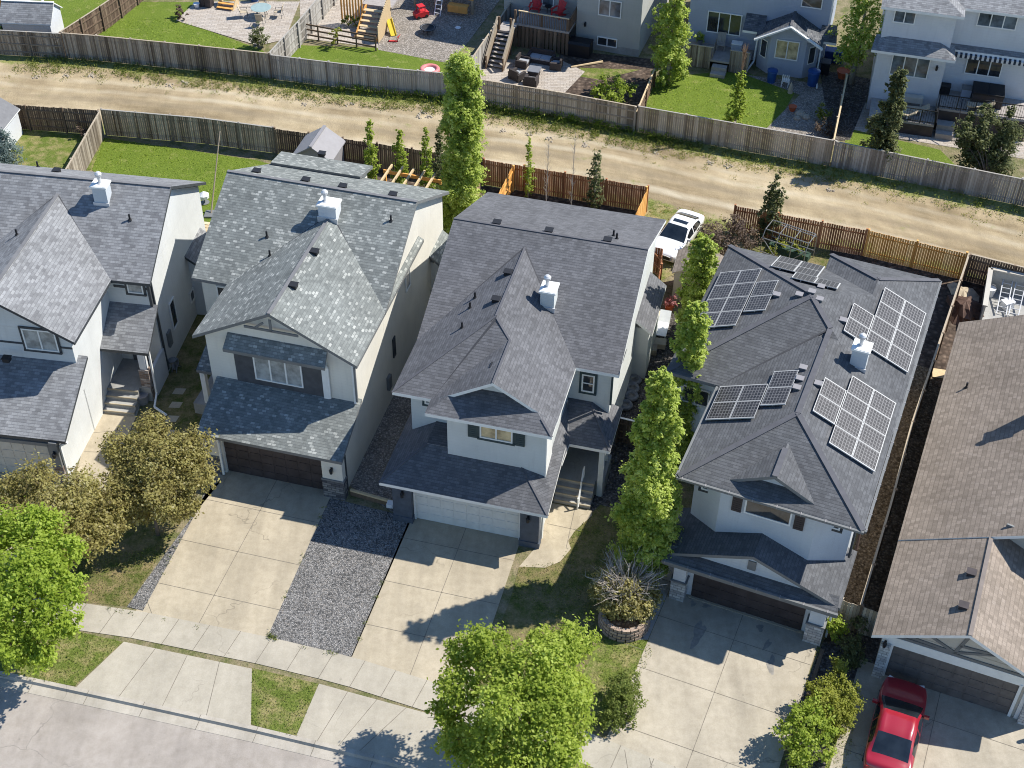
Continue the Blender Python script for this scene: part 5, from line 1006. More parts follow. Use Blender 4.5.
def tufts(polys, dens):
    out = []
    for P in polys:
        P = np.array(PX(*P)); lo, hi = P.min(0), P.max(0); n = int(np.prod(hi-lo)*dens); q = lo+(hi-lo)*rng.random((n, 2)); ins = np.zeros(n, bool); j = len(P)-1
        for i in range(len(P)):
            c = ((P[i, 1] > q[:, 1]) != (P[j, 1] > q[:, 1])) & (q[:, 0] < (P[j, 0]-P[i, 0])*(q[:, 1]-P[i, 1])/(P[j, 1]-P[i, 1]+1e-12)+P[i, 0]); ins ^= c; j = i
        out.append(q[ins])
    return np.concatenate(out)
weeds('grass', tufts([[(60, 627), (123, 642), (75, 686), (22, 679)], [(252, 668), (319, 684), (297, 738), (251, 724)], [(600, 640), (650, 640), (652, 655), (622, 715), (590, 690)], [(60, 560), (170, 545), (128, 607), (80, 602)], [(842, 690), (858, 700), (845, 790), (820, 790)]], 170), 'leaf_weed', .045, .07, .08)
weeds('grass', tufts([[(511, 598), (519, 567), (560, 562), (575, 530), (600, 510), (665, 560), (640, 600), (600, 640)]], 90), 'leaf_weed', .045, .07, -.05)
weeds('grass', tufts([[(104, 138), (255, 160), (215, 205), (92, 170)], [(76, 34), (100, 18), (178, 20), (262, 50), (190, 47)], [(655, 78), (740, 78), (775, 110), (775, 128), (728, 128), (638, 112)]], 45), 'leaf_lime', .06, .06, .05)
def edge_line(a, b, n):
    A, B = at(*a)[:2], at(*b)[:2]; q = np.repeat(rng.random(n//10+1), 10)[:n, None]; return A+(B-A)*q+rng.normal(size=(n, 2))*.07
weeds('weeds', np.concatenate([edge_line((268, 636), (276, 640), 160), edge_line((268, 637), (328, 500), 90), edge_line((353, 655), (405, 524), 80), edge_line((145, 608), (205, 490), 90), edge_line((82, 604), (345, 656), 120), edge_line((800, 720), (822, 645), 80), edge_line((590, 730), (655, 600), 150)]), 'leaf_weed', .05, .1, -.05)
def stones():
    m = MB(); P = along(BACKL, -34, 24, -1.6, -2.8, 260); 
    for p in P:
        r = rng.uniform(.04, .11); v = [(p[0]+r*math.cos(a)*rng.uniform(.7, 1.2), p[1]+r*math.sin(a)*rng.uniform(.7, 1.2), 0) for a in np.linspace(0, 5.2, 6)]; t = [(p[0]+(x-p[0])*.6, p[1]+(y-p[1])*.6, r*.8) for x, y, _ in v]
        m.add(v+t, [tuple(range(6, 12))]+[(i, (i+1) % 6, 6+(i+1) % 6, 6+i) for i in range(6)])
    o = m.build('gravel', 'rock'); o['kind'] = 'stuff'
stones()

# ------------------------------------------------------------ vehicles
def catmull(P, n):
    P = np.array(P, float); Q = np.vstack([2*P[0]-P[1], P, 2*P[-1]-P[-2]]); out = []
    for i in range(len(P)-1):
        a, b, c, d = Q[i:i+4]
        for k in range(n):
            t = k/n; out.append(.5*((2*b)+(-a+c)*t+(2*a-5*b+4*c-d)*t*t+(-a+3*b-3*c+d)*t**3))
    out.append(P[-1]); return np.array(out)
def car(name, label, pos, rz, paint, sunroof=False, k=1.):
    """front towards -y"""
    root = thing(name, label, 'car', pos, rz); NS = 6
    st = catmull([(-2.3, .40, .52, .60, .62, .60, .50), (-2.17, .26, .50, .68, .72, .78, .66), (-1.7, .22, .54, .78, .86, .88, .74), (-1.02, .22, .58, .88, .96, .91, .80), (-.12, .22, .6, .92, 1.39, .92, .64), (.4, .22, .6, .93, 1.45, .92, .65), (.95, .22, .62, .95, 1.38, .91, .63), (1.72, .25, .62, .98, 1.05, .89, .68), (2.15, .30, .6, .93, 1.01, .82, .64), (2.32, .42, .56, .72, .80, .68, .52)], NS)
    rows = []
    for y, zl, zm, zb, zt, w, wt in st:
        pr = catmull([(w*.9, zl), (w*.99, zm), (w*.97, zb), (wt, zt), (wt*.55, zt+.035), (0, zt+.045)], 3)
        rows.append([(x, y, z) for x, z in pr]+[(-x, y, z) for x, z in pr[-2::-1]])
    G = np.array(rows); n, m = G.shape[:2]; vs = G.reshape(-1, 3); M = m-1
    def kind_of(i, j):
        jj = min(j, M-1-j)
        if 3*NS <= i < 4*NS and jj >= 9: return 'windscreen'
        if 6*NS <= i < 7*NS and jj >= 9: return 'rear_window'
        if sunroof and 4*NS+2 <= i < 5*NS and jj >= 11: return 'sunroof'
        if 3*NS+3 <= i < 7*NS-3 and 6 <= jj <= 7 and i not in (4*NS+4, ): return 'side_window' if j < M/2 else 'side_window_'
        return 'body'
    F = {}
    for i in range(n-1):
        for j in range(m-1): F.setdefault(kind_of(i, j), []).append((i*m+j, (i+1)*m+j, (i+1)*m+j+1, i*m+j+1))
    F['body'] += [(i*m+m-1, (i+1)*m+m-1, (i+1)*m, i*m) for i in range(n-1)]+[tuple(range(m-1, -1, -1)), tuple(range((n-1)*m, (n-1)*m+m))]
    for nm, fs in F.items():
        used = sorted({q for f in fs for q in f}); ix = {q: a for a, q in enumerate(used)}; b = MB(); b.add(vs[used], [tuple(ix[q] for q in f) for f in fs]); b.build(nm.rstrip('_'), paint if nm == 'body' else 'car_glass', root, True)
    for s_ in (0, 1):
        sx = 1 if s_ == 0 else -1
        mi = MB(); mi.obox((.98*sx, -.62, .92), .2, .1, .14, 0, 0); mi.build('mirror', paint, root)
        hl = MB(); hl.obox((.56*sx, -2.17, .60), .3, .16, .11, -.35*sx, 0); hl.build('headlight', 'lamp_clear', root); tl = MB(); tl.obox((.6*sx, 2.2, .76), .32, .14, .13, .25*sx, 0); tl.build('taillight', 'lamp_red', root)
        for y in (-1.42, 1.38):
            w = MB(); w.ring((0, 0, 0), .24, .085, 'x', 22, 8); w.tube((-.09*sx, 0, 0), (.06*sx, 0, 0), .24, .24, 18); o = w.build('wheel', 'rubber', root, True); o.location = (.82*sx, y, .325)
            r = MB(); r.tube((.05*sx, 0, 0), (.075*sx, 0, 0), .07, .06, 12)
            for t in range(5): a = t*6.283/5; r.beam((.07*sx, .05*math.cos(a), .05*math.sin(a)), (.07*sx, .2*math.cos(a), .2*math.sin(a)), .05, .03, 0, .5, (1, 0, 0))
            r.ring((.05*sx, 0, 0), .2, .02, 'x', 18, 6); r.build('rim', 'alloy', o)
    lp = MB(); lp.obox((0, 2.32, .62), .5, .02, .12); lp.build('licence_plate', 'trim_white', root)
    gr = MB(); gr.obox((0, -2.29, .42), .9, .06, .16); gr.build('grille', 'black', root)
    root.scale = (k,)*3; return root
c = at(896, 727, .7); car('parked_car', 'red car parked nose-in at the brown garage door', (c[0], c[1], .018), math.pi-R(21.5), 'paint_red', k=1.04)
c = at(678, 234, .7); d = at(701, 211, .3)[:2]-at(664, 257, .5)[:2]; car('parked_car', 'white sedan with a dark sunroof parked on the rear pad by the lane', (c[0], c[1], .012), math.atan2(d[1], d[0])-math.pi/2, 'paint_white', True, .96)
# ------------------------------------------------------------ things in the yards
def shed(name, label, c, yaw, w, d, h, rise, wall, roof, ridge='x', door=None, lids=0, trim='trim_white'):
    root = thing(name, label, 'shed', c, yaw); m = MB(); m.box(-w/2, w/2, -d/2, d/2, 0, h)
    r_ = MB(); o = .14
    if ridge == 'x':
        m.prism([(-d/2, h-.01), (d/2, h-.01), (0, h+rise-.08)], 'x', -w/2, w/2)
        for s_ in (-1, 1): r_.slab([(-w/2-o, s_*(d/2+o), h-.05), (w/2+o, s_*(d/2+o), h-.05), (w/2+o, 0, h+rise), (-w/2-o, 0, h+rise)], .08)
        r_.beam((-w/2-o, 0, h+rise+.01), (w/2+o, 0, h+rise+.01), .16, .05, 1)
    else:
        m.prism([(-w/2, h-.01), (w/2, h-.01), (0, h+rise-.08)], 'y', -d/2, d/2)
        for s_ in (-1, 1): r_.slab([(s_*(w/2+o), -d/2-o, h-.05), (s_*(w/2+o), d/2+o, h-.05), (0, d/2+o, h+rise), (0, -d/2-o, h+rise)], .08)
        r_.beam((0, -d/2-o, h+rise+.01), (0, d/2+o, h+rise+.01), .2, .05, 1)
    for i in range(lids): r_.lathe((-w/2+w*(i+.7)/(lids+.4), d*.06, h+rise-.12), [(.12, 0), (.12, .12), (.05, .16)], 10, 1)
    m.build('wall', wall, root); r_.build('roof', [roof, trim], root)
    if door:
        dm = MB(); dm.box(*door, -d/2-.03, -d/2, .02, min(h-.08, 1.9)); o_ = dm.build('door', 'door_brown', root); tr = MB()
        x0, x1 = door; tr.box(x0-.1, x0, -d/2-.05, -d/2, 0, h); tr.box(x1, x1+.1, -d/2-.05, -d/2, 0, h); tr.box(x0+.1, x1-.1, -d/2-.06, -d/2-.03, 1.45, 1.75); tr.build('door_trim', 'cloth_tan', root)
    return root
shed('garden_shed', 'grey-shingled shed with three white roof lids, beyond the lane at the left edge', [*at(36, 37)[:2], 0], -R(3), 3.4, 2.3, 1.75, .95, 'siding_white', 'shingle_grey', 'x', None, 3)
c = at(321, 172); shed('garden_shed', 'pale grey resin shed against the near lane fence', [c[0], c[1], 0], -R(14), 2.3, 2.2, 1.75, .8, 'resin_grey', 'resin_grey', 'y', (-.5, .5), 0, 'resin_grey')
c = at(2, 142); shed('garden_shed', 'white-walled shed with a blue-grey roof at the left edge, near side of the lane', [c[0]-.5, c[1]-.1, 0], -R(8), 2.8, 2.6, 1.8, .9, 'siding_white', 'cap_grey', 'y')
c = at(695, 293); shed('garden_shed', 'small cream shed with a brown door beside the white car', [c[0], c[1], 0], -R(14), 2.3, 1.9, 2.0, .6, 'siding_tan', 'shingle_brown', 'y', (-.65, .5), 0, 'cloth_tan')
def pergola():
    p0, p1 = at(386, 170, 2.5)[:2], at(441, 180, 2.5)[:2]; d = p1-p0; L = np.linalg.norm(d)
    root = thing('pergola', 'new wooden pergola rafters behind the mottled-roof house', 'pergola', [*p0, 0], math.atan2(d[1], d[0]))
    P = lambda nm, mt, f: (lambda m: (f(m), m.build(nm, mt, root)))(MB())
    P('ridge_beam', 'wood_gold', lambda m: m.beam((-.2, .1, 2.32), (L, .1, 2.32), .09, .22)); P('cross_beam', 'wood_gold', lambda m: m.beam((-.2, -2.3, 2.32), (L, -2.3, 2.32), .09, .2))
    for i in range(5): P('rafter', 'wood_fresh', lambda m: m.beam((.15+i*L/5, .6, 2.5), (.15+i*L/5, -2.6, 2.5), .1, .14))
    for x in (-.1, L-.1):
        for y in (.1, -2.3): P('post', 'wood_gold', lambda m: m.box(x-.06, x+.06, y-.06, y+.06, 0, 2.21))
pergola()
def pole():
    b = at(211, 215); root = thing('leaning_pole', 'tall thin pole leaning over the bright rear lawn', 'pole', b); m = MB(); q = at(220, 131, 4.2)-b; m.tube((0, 0, 0), q, .05, .03, 7); m.build('shaft', 'wood_tan', root)
    m = MB(); m.obox((0, 0, 0), .7, .7, .12); m.build('foot', 'trim_grey', root)
pole()
def patio_bits():
    c = at(205, 203); t = thing('patio_umbrella', 'folded white cloth bundle at the rear corner of the grey house', 'umbrella', c); m = MB(); m.lathe((0, 0, 0), [(.25, 0), (.28, .06), (.04, .1), (.03, .3)], 12, 1); m.lathe((0, 0, .3), [(.14, 0), (.3, .1), (.32, .3), (.04, .5)], 9); m.build('canopy', ['white_plastic', 'trim_grey'], t)
    c = at(207, 236); t = thing('wood_pallet', 'pale wooden platform behind the grey house', 'pallet', c, -R(10)); m = MB()
    for i in range(8): m.box(-.7, .7, -1.2+i*.3, -.95+i*.3, .1, .14, 0, rng.random())
    for x in (-.6, 0, .6): m.box(x-.05, x+.05, -1.2, 1.2, 0, .1)
    m.build('boards', 'wood_fresh', t)
patio_bits()
def climbing_frame():
    c = at(797, 268); root = thing('climbing_frame', 'pale metal tunnel-shaped garden frame behind the solar-panel house', 'garden frame', [*at(786, 258)[:2], 0], -H4.yaw-.15); m = MB(); w, l = 1.7, 2.6
    for i in range(4):
        x = -l/2+l*i/3; pts = [(x, -w/2, 0), (x, -w/2, 1.45), (x, -w*.3, 1.85), (x, w*.3, 1.85), (x, w/2, 1.45), (x, w/2, 0)]
        for a, b in zip(pts, pts[1:]): m.tube(a, b, .025, .025, 6)
    for y, z in ((-w/2, 1.45), (w/2, 1.45), (-w*.3, 1.85), (w*.3, 1.85), (-w/2, .5), (w/2, .5)): m.tube((-l/2, y, z), (l/2, y, z), .03, .03, 6)
    m.tube((-l/2, -w/2, 1.45), (0, -w/2, 0), .025, .025, 6); m.tube((l/2, -w/2, 1.45), (0, -w/2, 0), .025, .025, 6); m.build('tube_frame', 'metal', root)
    m = MB(); m.box(-l/2+.1, l/2-.1, .2, .7, 0, .4); m.build('netting', 'green_net', root)
climbing_frame()
# old tyres by the middle house
for i, (px, py, lab) in enumerate(((625, 407, 'nearest of the old tyres lying beside the middle house wall'), (631, 398, 'second nearest old tyre beside the middle house wall'), (632, 390, 'third old tyre beside the middle house wall'), (634, 382, 'old tyre nearest the wall bump-out of the middle house'))):
    if i == 0:
        ty = thing('old_tyre', lab, 'tyre', at(px, py), .2, 'old tyres beside the middle house'); m = MB(); m.ring((0, 0, .14), .27, .12, 'z', 22, 8); m.build('tread', 'rubber_grey' if 'rubber_grey' in MATS else 'grey_plastic', ty, True); m = MB(); m.ring((0, 0, .16), .17, .03, 'z', 18, 6); m.tube((0, 0, .1), (0, 0, .13), .15, .15, 16); m.build('rim', 'metal', ty)
    else: dup(ty, lab, at(px, py), i*.7)
def stack(name, label, cat, c, build, rz=0., group=None):
    root = thing(name, label, cat, c, rz, group); build(root); return root
def P(root, name, mat, f, smooth=False):
    m = MB(); f(m); return m.build(name, mat, root, smooth)
# chairs of the raised deck
def adirondack(root):
    def seat(m):
        for i in range(5): m.beam((-.28, -.3+i*.11, .38-i*.025), (.28, -.3+i*.11, .38-i*.025), .1, .025)
    def back(m):
        for i in range(6): x = -.25+i*.1; m.beam((x*.8, .2, .3), (x*1.15, .52, 1.05-abs(x)*.3), .085, .025, 0, .5, (0, 1, 0))
    P(root, 'seat', 'red_plastic', seat); P(root, 'backrest', 'red_plastic', back)
    for s_ in (-1, 1):
        P(root, 'armrest', 'red_plastic', lambda m: m.box(s_*.36-.07, s_*.36+.07, -.38, .36, .56, .59)); P(root, 'leg', 'red_plastic', lambda m: (m.box(s_*.33-.025, s_*.33+.025, -.36, -.28, 0, .56), m.beam((s_*.3, -.3, .34), (s_*.3, .5, .05), .03, .1)))
q = T1.W(-3.05, .45, 1.815); r1 = stack('adirondack_chair', 'red slatted deck chair on the left of the pair on the raised deck', 'chair', q, adirondack, -R(12), 'red chairs on the raised deck'); dup(r1, 'red slatted deck chair on the right of the pair on the raised deck', T1.W(-1.35, .4, 1.815), -R(38))
stack('side_table', 'small dark side table between the two red chairs', 'table', T1.W(-2.2, .75, 1.815), lambda r: (P(r, 'tabletop', 'black', lambda m: m.lathe((0, 0, .45), [(.25, 0), (.27, .03), (.02, .04)], 12)), P(r, 'leg', 'black', lambda m: [m.tube((.16*math.cos(a), .16*math.sin(a), 0), (.12*math.cos(a), .12*math.sin(a), .45), .02) for a in (0, 2.1, 4.2)])))
stack('barbecue', 'dark covered barbecue beside the stairs on the raised deck', 'barbecue', T1.W(-4.6, .3, 1.815) if False else T1.W(-4.55, -.1, 0), lambda r: (P(r, 'body', 'grey_plastic', lambda m: m.prism([(-.3, .6), (.3, .6), (.33, .95), (.15, 1.15), (-.2, 1.1)], 'x', -.45, .45)), P(r, 'cart', 'black', lambda m: (m.box(-.4, .4, -.25, .25, .08, .6), m.box(-.75, -.45, -.22, .22, .82, .86), m.box(.45, .75, -.22, .22, .82, .86)))))
def couch(root, w=1.5):
    P(root, 'base', 'wicker', lambda m: (m.box(-w/2, w/2, -.38, .38, .05, .32))); P(root, 'backrest', 'wicker', lambda m: m.box(-w/2, w/2, .28, .42, .32, .8))
    for s_ in (-1, 1): P(root, 'armrest', 'wicker', lambda m: m.box(s_*w/2-.09, s_*w/2+.09, -.38, .4, .05, .58))
    for i in range(max(1, round(w/.7))): n = max(1, round(w/.7)); P(root, 'cushion', 'cushion', lambda m: m.box(-w/2+.1+i*(w-.2)/n, -w/2+.08+(i+1)*(w-.2)/n, -.36, .28, .32, .44))
stack('patio_sofa', 'dark wicker sofa under the raised deck edge', 'sofa', at(541, 62), lambda r: couch(r, 1.7), -R(18))
G = 'wicker armchairs on the sunken patio'
ch = stack('patio_armchair', 'wicker armchair nearest the black stairs on the sunken patio', 'armchair', at(517, 79), lambda r: couch(r, .75), R(140), G)
dup(ch, 'wicker armchair touching the tan fence on the sunken patio', at(531, 85), R(165)); dup(ch, 'wicker armchair with pale cushion left of the wicker sofa', at(523, 66), R(70)); dup(ch, 'wicker armchair right of the wicker sofa', at(556, 68), -R(100))
stack('coffee_table', 'square dark fire table in the middle of the sunken patio', 'table', at(534, 76), lambda r: (P(r, 'base', 'wicker', lambda m: m.box(-.35, .35, -.35, .35, 0, .5)), P(r, 'tabletop', 'grey_plastic', lambda m: m.box(-.42, .42, -.42, .42, .5, .55))), -R(15))
stack('storage_box', 'large black storage box between the deck and the beige house', 'box', T1.W(.75, -1.0), lambda r: (P(r, 'body', 'black', lambda m: m.box(-.75, .75, -.5, .5, 0, .95)), P(r, 'lid', 'black', lambda m: m.prism([(-.54, .95), (.54, .95), (.4, 1.1), (-.4, 1.1)], 'x', -.78, .78))), -R(18))
stack('lounge_chair', 'pale folding lounge chair at the foot of the black stairs', 'lounge chair', at(480, 63), lambda r: (P(r, 'seat', 'cushion', lambda m: (m.box(-.3, .3, -.5, .5, .3, .35), m.beam((0, .5, .33), (0, 1.0, .75), .6, .04))), P(r, 'frame', 'metal', lambda m: [m.tube((x, y, 0), (x, y, .33), .02) for x in (-.3, .3) for y in (-.45, .5)])), -R(25))
# left lots
def patio_table(root):
    P(root, 'tabletop', 'glass_table', lambda m: m.lathe((0, 0, .7), [(.72, 0), (.74, .02), (.7, .035), (.02, .035)], 20)); P(root, 'leg', 'trim_grey', lambda m: [m.tube((.5*math.cos(a), .5*math.sin(a), 0), (.35*math.cos(a), .35*math.sin(a), .7), .025) for a in (.8, 2.4, 3.9, 5.5)])
def patio_chair(root):
    P(root, 'seat', 'cloth_tan', lambda m: m.box(-.25, .25, -.25, .25, .42, .46)); P(root, 'backrest', 'cloth_tan', lambda m: m.beam((0, .25, .45), (0, .42, 1.0), .5, .03))
    for x in (-.26, .26): P(root, 'leg', 'trim_grey', lambda m: (m.tube((x, -.25, 0), (x, -.22, .62), .018), m.tube((x, .3, 0), (x, .25, .62), .018), m.tube((x, -.22, .62), (x, .3, .62), .018)))
tb = at(262, 17); stack('patio_table', 'round glass-topped table on the paver patio', 'table', [tb[0], tb[1], .03], patio_table)
pc = stack('patio_chair', 'tan sling chair left of the round glass table', 'chair', [tb[0]-1.25, tb[1]-.1, .03], patio_chair, R(100), 'chairs round the glass table')
dup(pc, 'sling chair in front of the round glass table, back to the lane', [tb[0]+.1, tb[1]-1.2, .03], R(172)); dup(pc, 'sling chair right of the round glass table', [tb[0]+1.2, tb[1], .03], -R(95)); dup(pc, 'sling chair behind the round glass table', [tb[0]-.1, tb[1]+1.2, .03], R(5))
stack('garden_steps', 'small wooden steps at the back of the paver patio', 'steps', at(226, 9), lambda r: (P(r, 'tread', 'wood_gold', lambda m: [m.box(-.6, .6, -.3+i*.3, .0+i*.3, .2*i+.16, .2*i+.2) for i in range(4)]), P(r, 'stringer', 'wood_fresh', lambda m: [m.prism([(-.3, 0), (.9, 0), (.9, .75), (.6, .75)], 'x', x-.04, x+.04) for x in (-.62, .62)])), -R(14))
stack('flower_pot', 'white round pot at the back left of the paver patio', 'pot', at(197, 8), lambda r: P(r, 'bowl', 'white_plastic', lambda m: m.lathe((0, 0, .03), [(.14, 0), (.22, .3), (.24, .34), (.18, .33)], 12)))
stack('storage_cabinet', 'dark brown cabinet beside the wooden steps on the paver patio', 'cabinet', at(207, 6), lambda r: (P(r, 'body', 'door_brown', lambda m: m.box(-.45, .45, -.3, .3, .03, 1.1)), P(r, 'door', 'door_brown', lambda m: (m.box(-.42, -.02, -.33, -.3, .08, 1.05), m.box(.02, .42, -.33, -.3, .08, 1.05)))), -R(16))
stack('water_barrel', 'blue barrel behind the round glass table', 'barrel', at(255, 1), lambda r: (P(r, 'drum', 'blue_plastic', lambda m: m.lathe((0, 0, .03), [(.28, 0), (.32, .25), (.32, .6), (.28, .88)], 14)), P(r, 'lid', 'blue_plastic', lambda m: m.lathe((0, 0, .9), [(.3, 0), (.3, .05), (.1, .07)], 14))))
stack('playhouse', 'orange wooden play structure at the top left corner', 'playhouse', at(6, 12), lambda r: (P(r, 'wall', 'wood_gold', lambda m: m.box(-.7, .7, -.6, .6, 0, 1.3)), P(r, 'roof', 'orange_clay', lambda m: m.prism([(-.8, 1.3), (.8, 1.3), (0, 1.9)], 'y', -.7, .7))))
stack('garden_cart', 'small grey cart beside the grey shed', 'cart', at(6, 28), lambda r: (P(r, 'tub', 'cushion', lambda m: m.prism([(-.4, .3), (.4, .3), (.5, .65), (-.5, .65)], 'y', -.3, .3)), P(r, 'wheel', 'rubber', lambda m: m.ring((0, -.34, .2), .16, .04, 'y'))))
def low_rail(root):
    a, b = at(300, 37)[:2], at(376, 51)[:2]; d = b-a
    for i in range(5): q_ = d*i/4; P(root, 'post', 'wood_brown', lambda m: m.box(q_[0]-.05, q_[0]+.05, q_[1]-.05, q_[1]+.05, 0, 1.15))
    for z in (.3, .7, 1.08): P(root, 'rail', 'wood_brown', lambda m: m.beam((0, 0, z), (d[0], d[1], z), .05, .11))
stack('rail_fence', 'low brown three-rail fence between the pavers and the small lawn', 'fence', [*at(300, 37)[:2], 0], low_rail)
def big_stairs(root):
    for i in range(6): P(root, 'tread', 'wood_fresh', lambda m: m.box(-.75, .75, -.36+i*.36, -.02+i*.36, .22*i+.17, .22*i+.22))
    for x in (-.8, .8): P(root, 'stringer', 'wood_gold', lambda m: m.prism([(-.4, 0), (2.2, 1.15), (2.2, 1.4), (1.9, 1.4), (-.4, .25)], 'x', x-.04, x+.04))
    P(root, 'landing', 'wood_deck', lambda m: m.box(-1.1, 1.1, 2.2, 6, 1.25, 1.4))
    P(root, 'railing', 'wood_gold', lambda m: ([m.box(-1.0-i*.22, -.88-i*.22, 1.6, 1.64, .3, 2.3) for i in range(8)]))
    P(root, 'side_screen', 'wood_fresh', lambda m: [m.box(.95, 1.0, -.6+i*.16, -.46+i*.16, .05, 1.3+i*.08) for i in range(18)])
stack('wooden_stairs', 'wide pale wooden stairs with a slatted screen leading to a deck beyond the lane', 'stairs', at(368, 38), big_stairs, -R(14))
def play_deck(root):
    P(root, 'platform', 'wood_gold', lambda m: m.box(-1.6, 3.0, 0, 2.6, 1.15, 1.28)); P(root, 'bench', 'wood_gold', lambda m: (m.box(1.2, 2.7, -.5, .0, .75, .82), m.box(1.2, 2.7, -.5, -.45, .3, .75)))
    for x in (-1.5, .1, 1.3, 2.9): P(root, 'post', 'wood_tan', lambda m: m.box(x-.07, x+.07, .05, .19, 0, 2.0))
    P(root, 'ladder', 'white_plastic', lambda m: (m.beam((.28, -.8, 0), (.28, 0, 1.25), .05, .07), m.beam((.72, -.8, 0), (.72, 0, 1.25), .05, .07), [m.beam((.28, -.7+i*.16, .17+i*.25), (.72, -.7+i*.16, .17+i*.25), .06, .04) for i in range(5)]))
stack('play_deck', 'raised golden timber play deck with a short pale ladder', 'play deck', at(434, 10), play_deck, -R(15))
def toy_car(root):
    P(root, 'body', 'red_plastic', lambda m: (m.prism([(-.5, .12), (.5, .12), (.52, .42), (.2, .5), (-.3, .48), (-.5, .4)], 'y', -.3, .3),)); P(root, 'roof', 'red_plastic', lambda m: (m.box(-.25, .25, -.27, .27, .86, .92), m.box(-.25, -.2, -.27, -.22, .45, .86), m.box(.2, .25, -.27, -.22, .45, .86), m.box(-.25, -.2, .22, .27, .45, .86), m.box(.2, .25, .22, .27, .45, .86)))
    for x in (-.32, .32):
        for y in (-.3, .3): P(root, 'wheel', 'rubber', lambda m: m.tube((x, y-.04, .13), (x, y+.04, .13), .13, .13, 14))
stack('toy_car', 'red ride-on toy car under the timber play deck', 'toy car', at(421, 17), toy_car, R(30))
stack('toy_slide', 'yellow plastic toy slide leaning at the slatted stair screen', 'slide', at(391, 32), lambda r: (P(r, 'chute', 'yellow_plastic', lambda m: (m.beam((0, -.7, .05), (0, .4, .8), .4, .04), m.beam((-.2, -.7, .1), (-.2, .4, .88), .04, .12), m.beam((.2, -.7, .1), (.2, .4, .88), .04, .12))), P(r, 'ladder', 'yellow_plastic', lambda m: m.beam((0, .7, 0), (0, .4, .8), .4, .05))), R(20))
stack('toy_scooter', 'small red toy lying on the tan gravel', 'toy', at(393, 42), lambda r: (P(r, 'deck', 'red_plastic', lambda m: m.box(-.3, .3, -.07, .07, .06, .1)), P(r, 'handle', 'red_plastic', lambda m: (m.tube((.3, 0, .06), (.42, .1, .4), .025), m.tube((.32, -.1, .4), (.5, .3, .4), .025))), [P(r, 'wheel', 'rubber', lambda m: m.tube((x, -.03, .06), (x, .03, .06), .06, .06, 10)) for x in (-.3, .3)]))
stack('fire_pit', 'round black fire pit on the tan gravel', 'fire pit', at(428, 33), lambda r: (P(r, 'bowl', 'black', lambda m: m.lathe((0, 0, .2), [(.2, 0), (.5, .2), (.6, .24), (.45, .2), (.1, .1)], 16)), P(r, 'leg', 'black', lambda m: [m.tube((.4*math.cos(a), .4*math.sin(a), 0), (.35*math.cos(a), .35*math.sin(a), .3), .025) for a in (.5, 2.6, 4.7)]), P(r, 'screen', 'grey_plastic', lambda m: m.ring((0, 0, .44), .5, .02))))
stack('paddling_pool', 'small pink and white ring pool just behind the grey board fence', 'pool', at(430, 73), lambda r: (P(r, 'ring', 'pink_plastic', lambda m: m.ring((0, 0, .25), .55, .16, 'z', 22, 8), True), P(r, 'liner', 'white_plastic', lambda m: m.lathe((0, 0, .05), [(.5, 0), (.5, .2), (.02, .2)], 18))), 0)
stack('drain_cover', 'white round lid on the shaded tan gravel', 'lid', at(458, 28), lambda r: P(r, 'disc', 'white_plastic', lambda m: m.lathe((0, 0, .01), [(.2, 0), (.2, .04), (.02, .06)], 14)))
tree('sapling', 'small yellow-green sapling in front of the low rail fence', 'sapling', [(333, 34, 1.0, .35), (335, 42, .5, .3), (338, 30, 1.4, .25)], 'leaf_gold', .07, 300, at(335, 50)[:2], .02)
tree('garden_shrub', 'dark leafy plant at the foot of the pale wooden stairs', 'shrub', [(347, 20, .5, .4), (356, 21, .4, .35)], 'leaf_weed', .08, 320, at(352, 24)[:2], .02)
# sunken garden of the beige house
stack('fallen_branch', 'pale fallen branch lying on the shaded soil', 'branch', at(571, 68), lambda r: (P(r, 'limb', 'wood_fresh', lambda m: (m.tube((0, 0, .08), (2.2, .75, .1), .06, .10, 7), m.tube((1.5, .5, .1), (2.1, 1.0, .15), .04, .02, 5)))))
# blue house
def bin_(root, mat='blue_plastic'):
    P(root, 'tub', mat, lambda m: m.lathe((0, 0, 0), [(.27, 0), (.33, .8), (.36, .82), (.34, .86)], 14)); P(root, 'lid', mat, lambda m: m.lathe((0, 0, .87), [(.35, 0), (.35, .05), (.12, .12)], 14))
G = 'blue bins at the blue house'; bb = stack('rain_barrel', 'blue barrel left of the bay window', 'barrel', at(771, 82), bin_, 0, G); dup(bb, 'blue barrel right of the bay window', at(812, 85), 1., 1.2); 
def wbin(root):
    P(root, 'body', 'blue_plastic', lambda m: m.prism([(-.27, .1), (.27, .1), (.33, .95), (-.33, .95)], 'x', -.3, .3)); P(root, 'lid', 'blue_plastic', lambda m: m.prism([(-.38, .95), (.36, .95), (.3, 1.03), (-.36, 1.0)], 'x', -.33, .33)); [P(root, 'wheel', 'rubber', lambda m: m.tube((x, .3, .1), (x+.05, .3, .1), .1, .1, 12)) for x in (-.3, .25)]
w = stack('wheelie_bin', 'left blue wheeled bin at the side of the blue house', 'bin', at(828, 62), wbin, -R(16), 'blue wheeled bins'); dup(w, 'right blue wheeled bin at the side of the blue house', at(837, 63), -R(12)); bk = dup(w, 'black wheeled bin below the blue ones at the blue house corner', at(824, 74), -R(14))
for ch_ in bk.children:
    if ch_.name.startswith(('body', 'lid')): ch_.data = ch_.data.copy(); ch_.data.materials[0] = MATS['black']
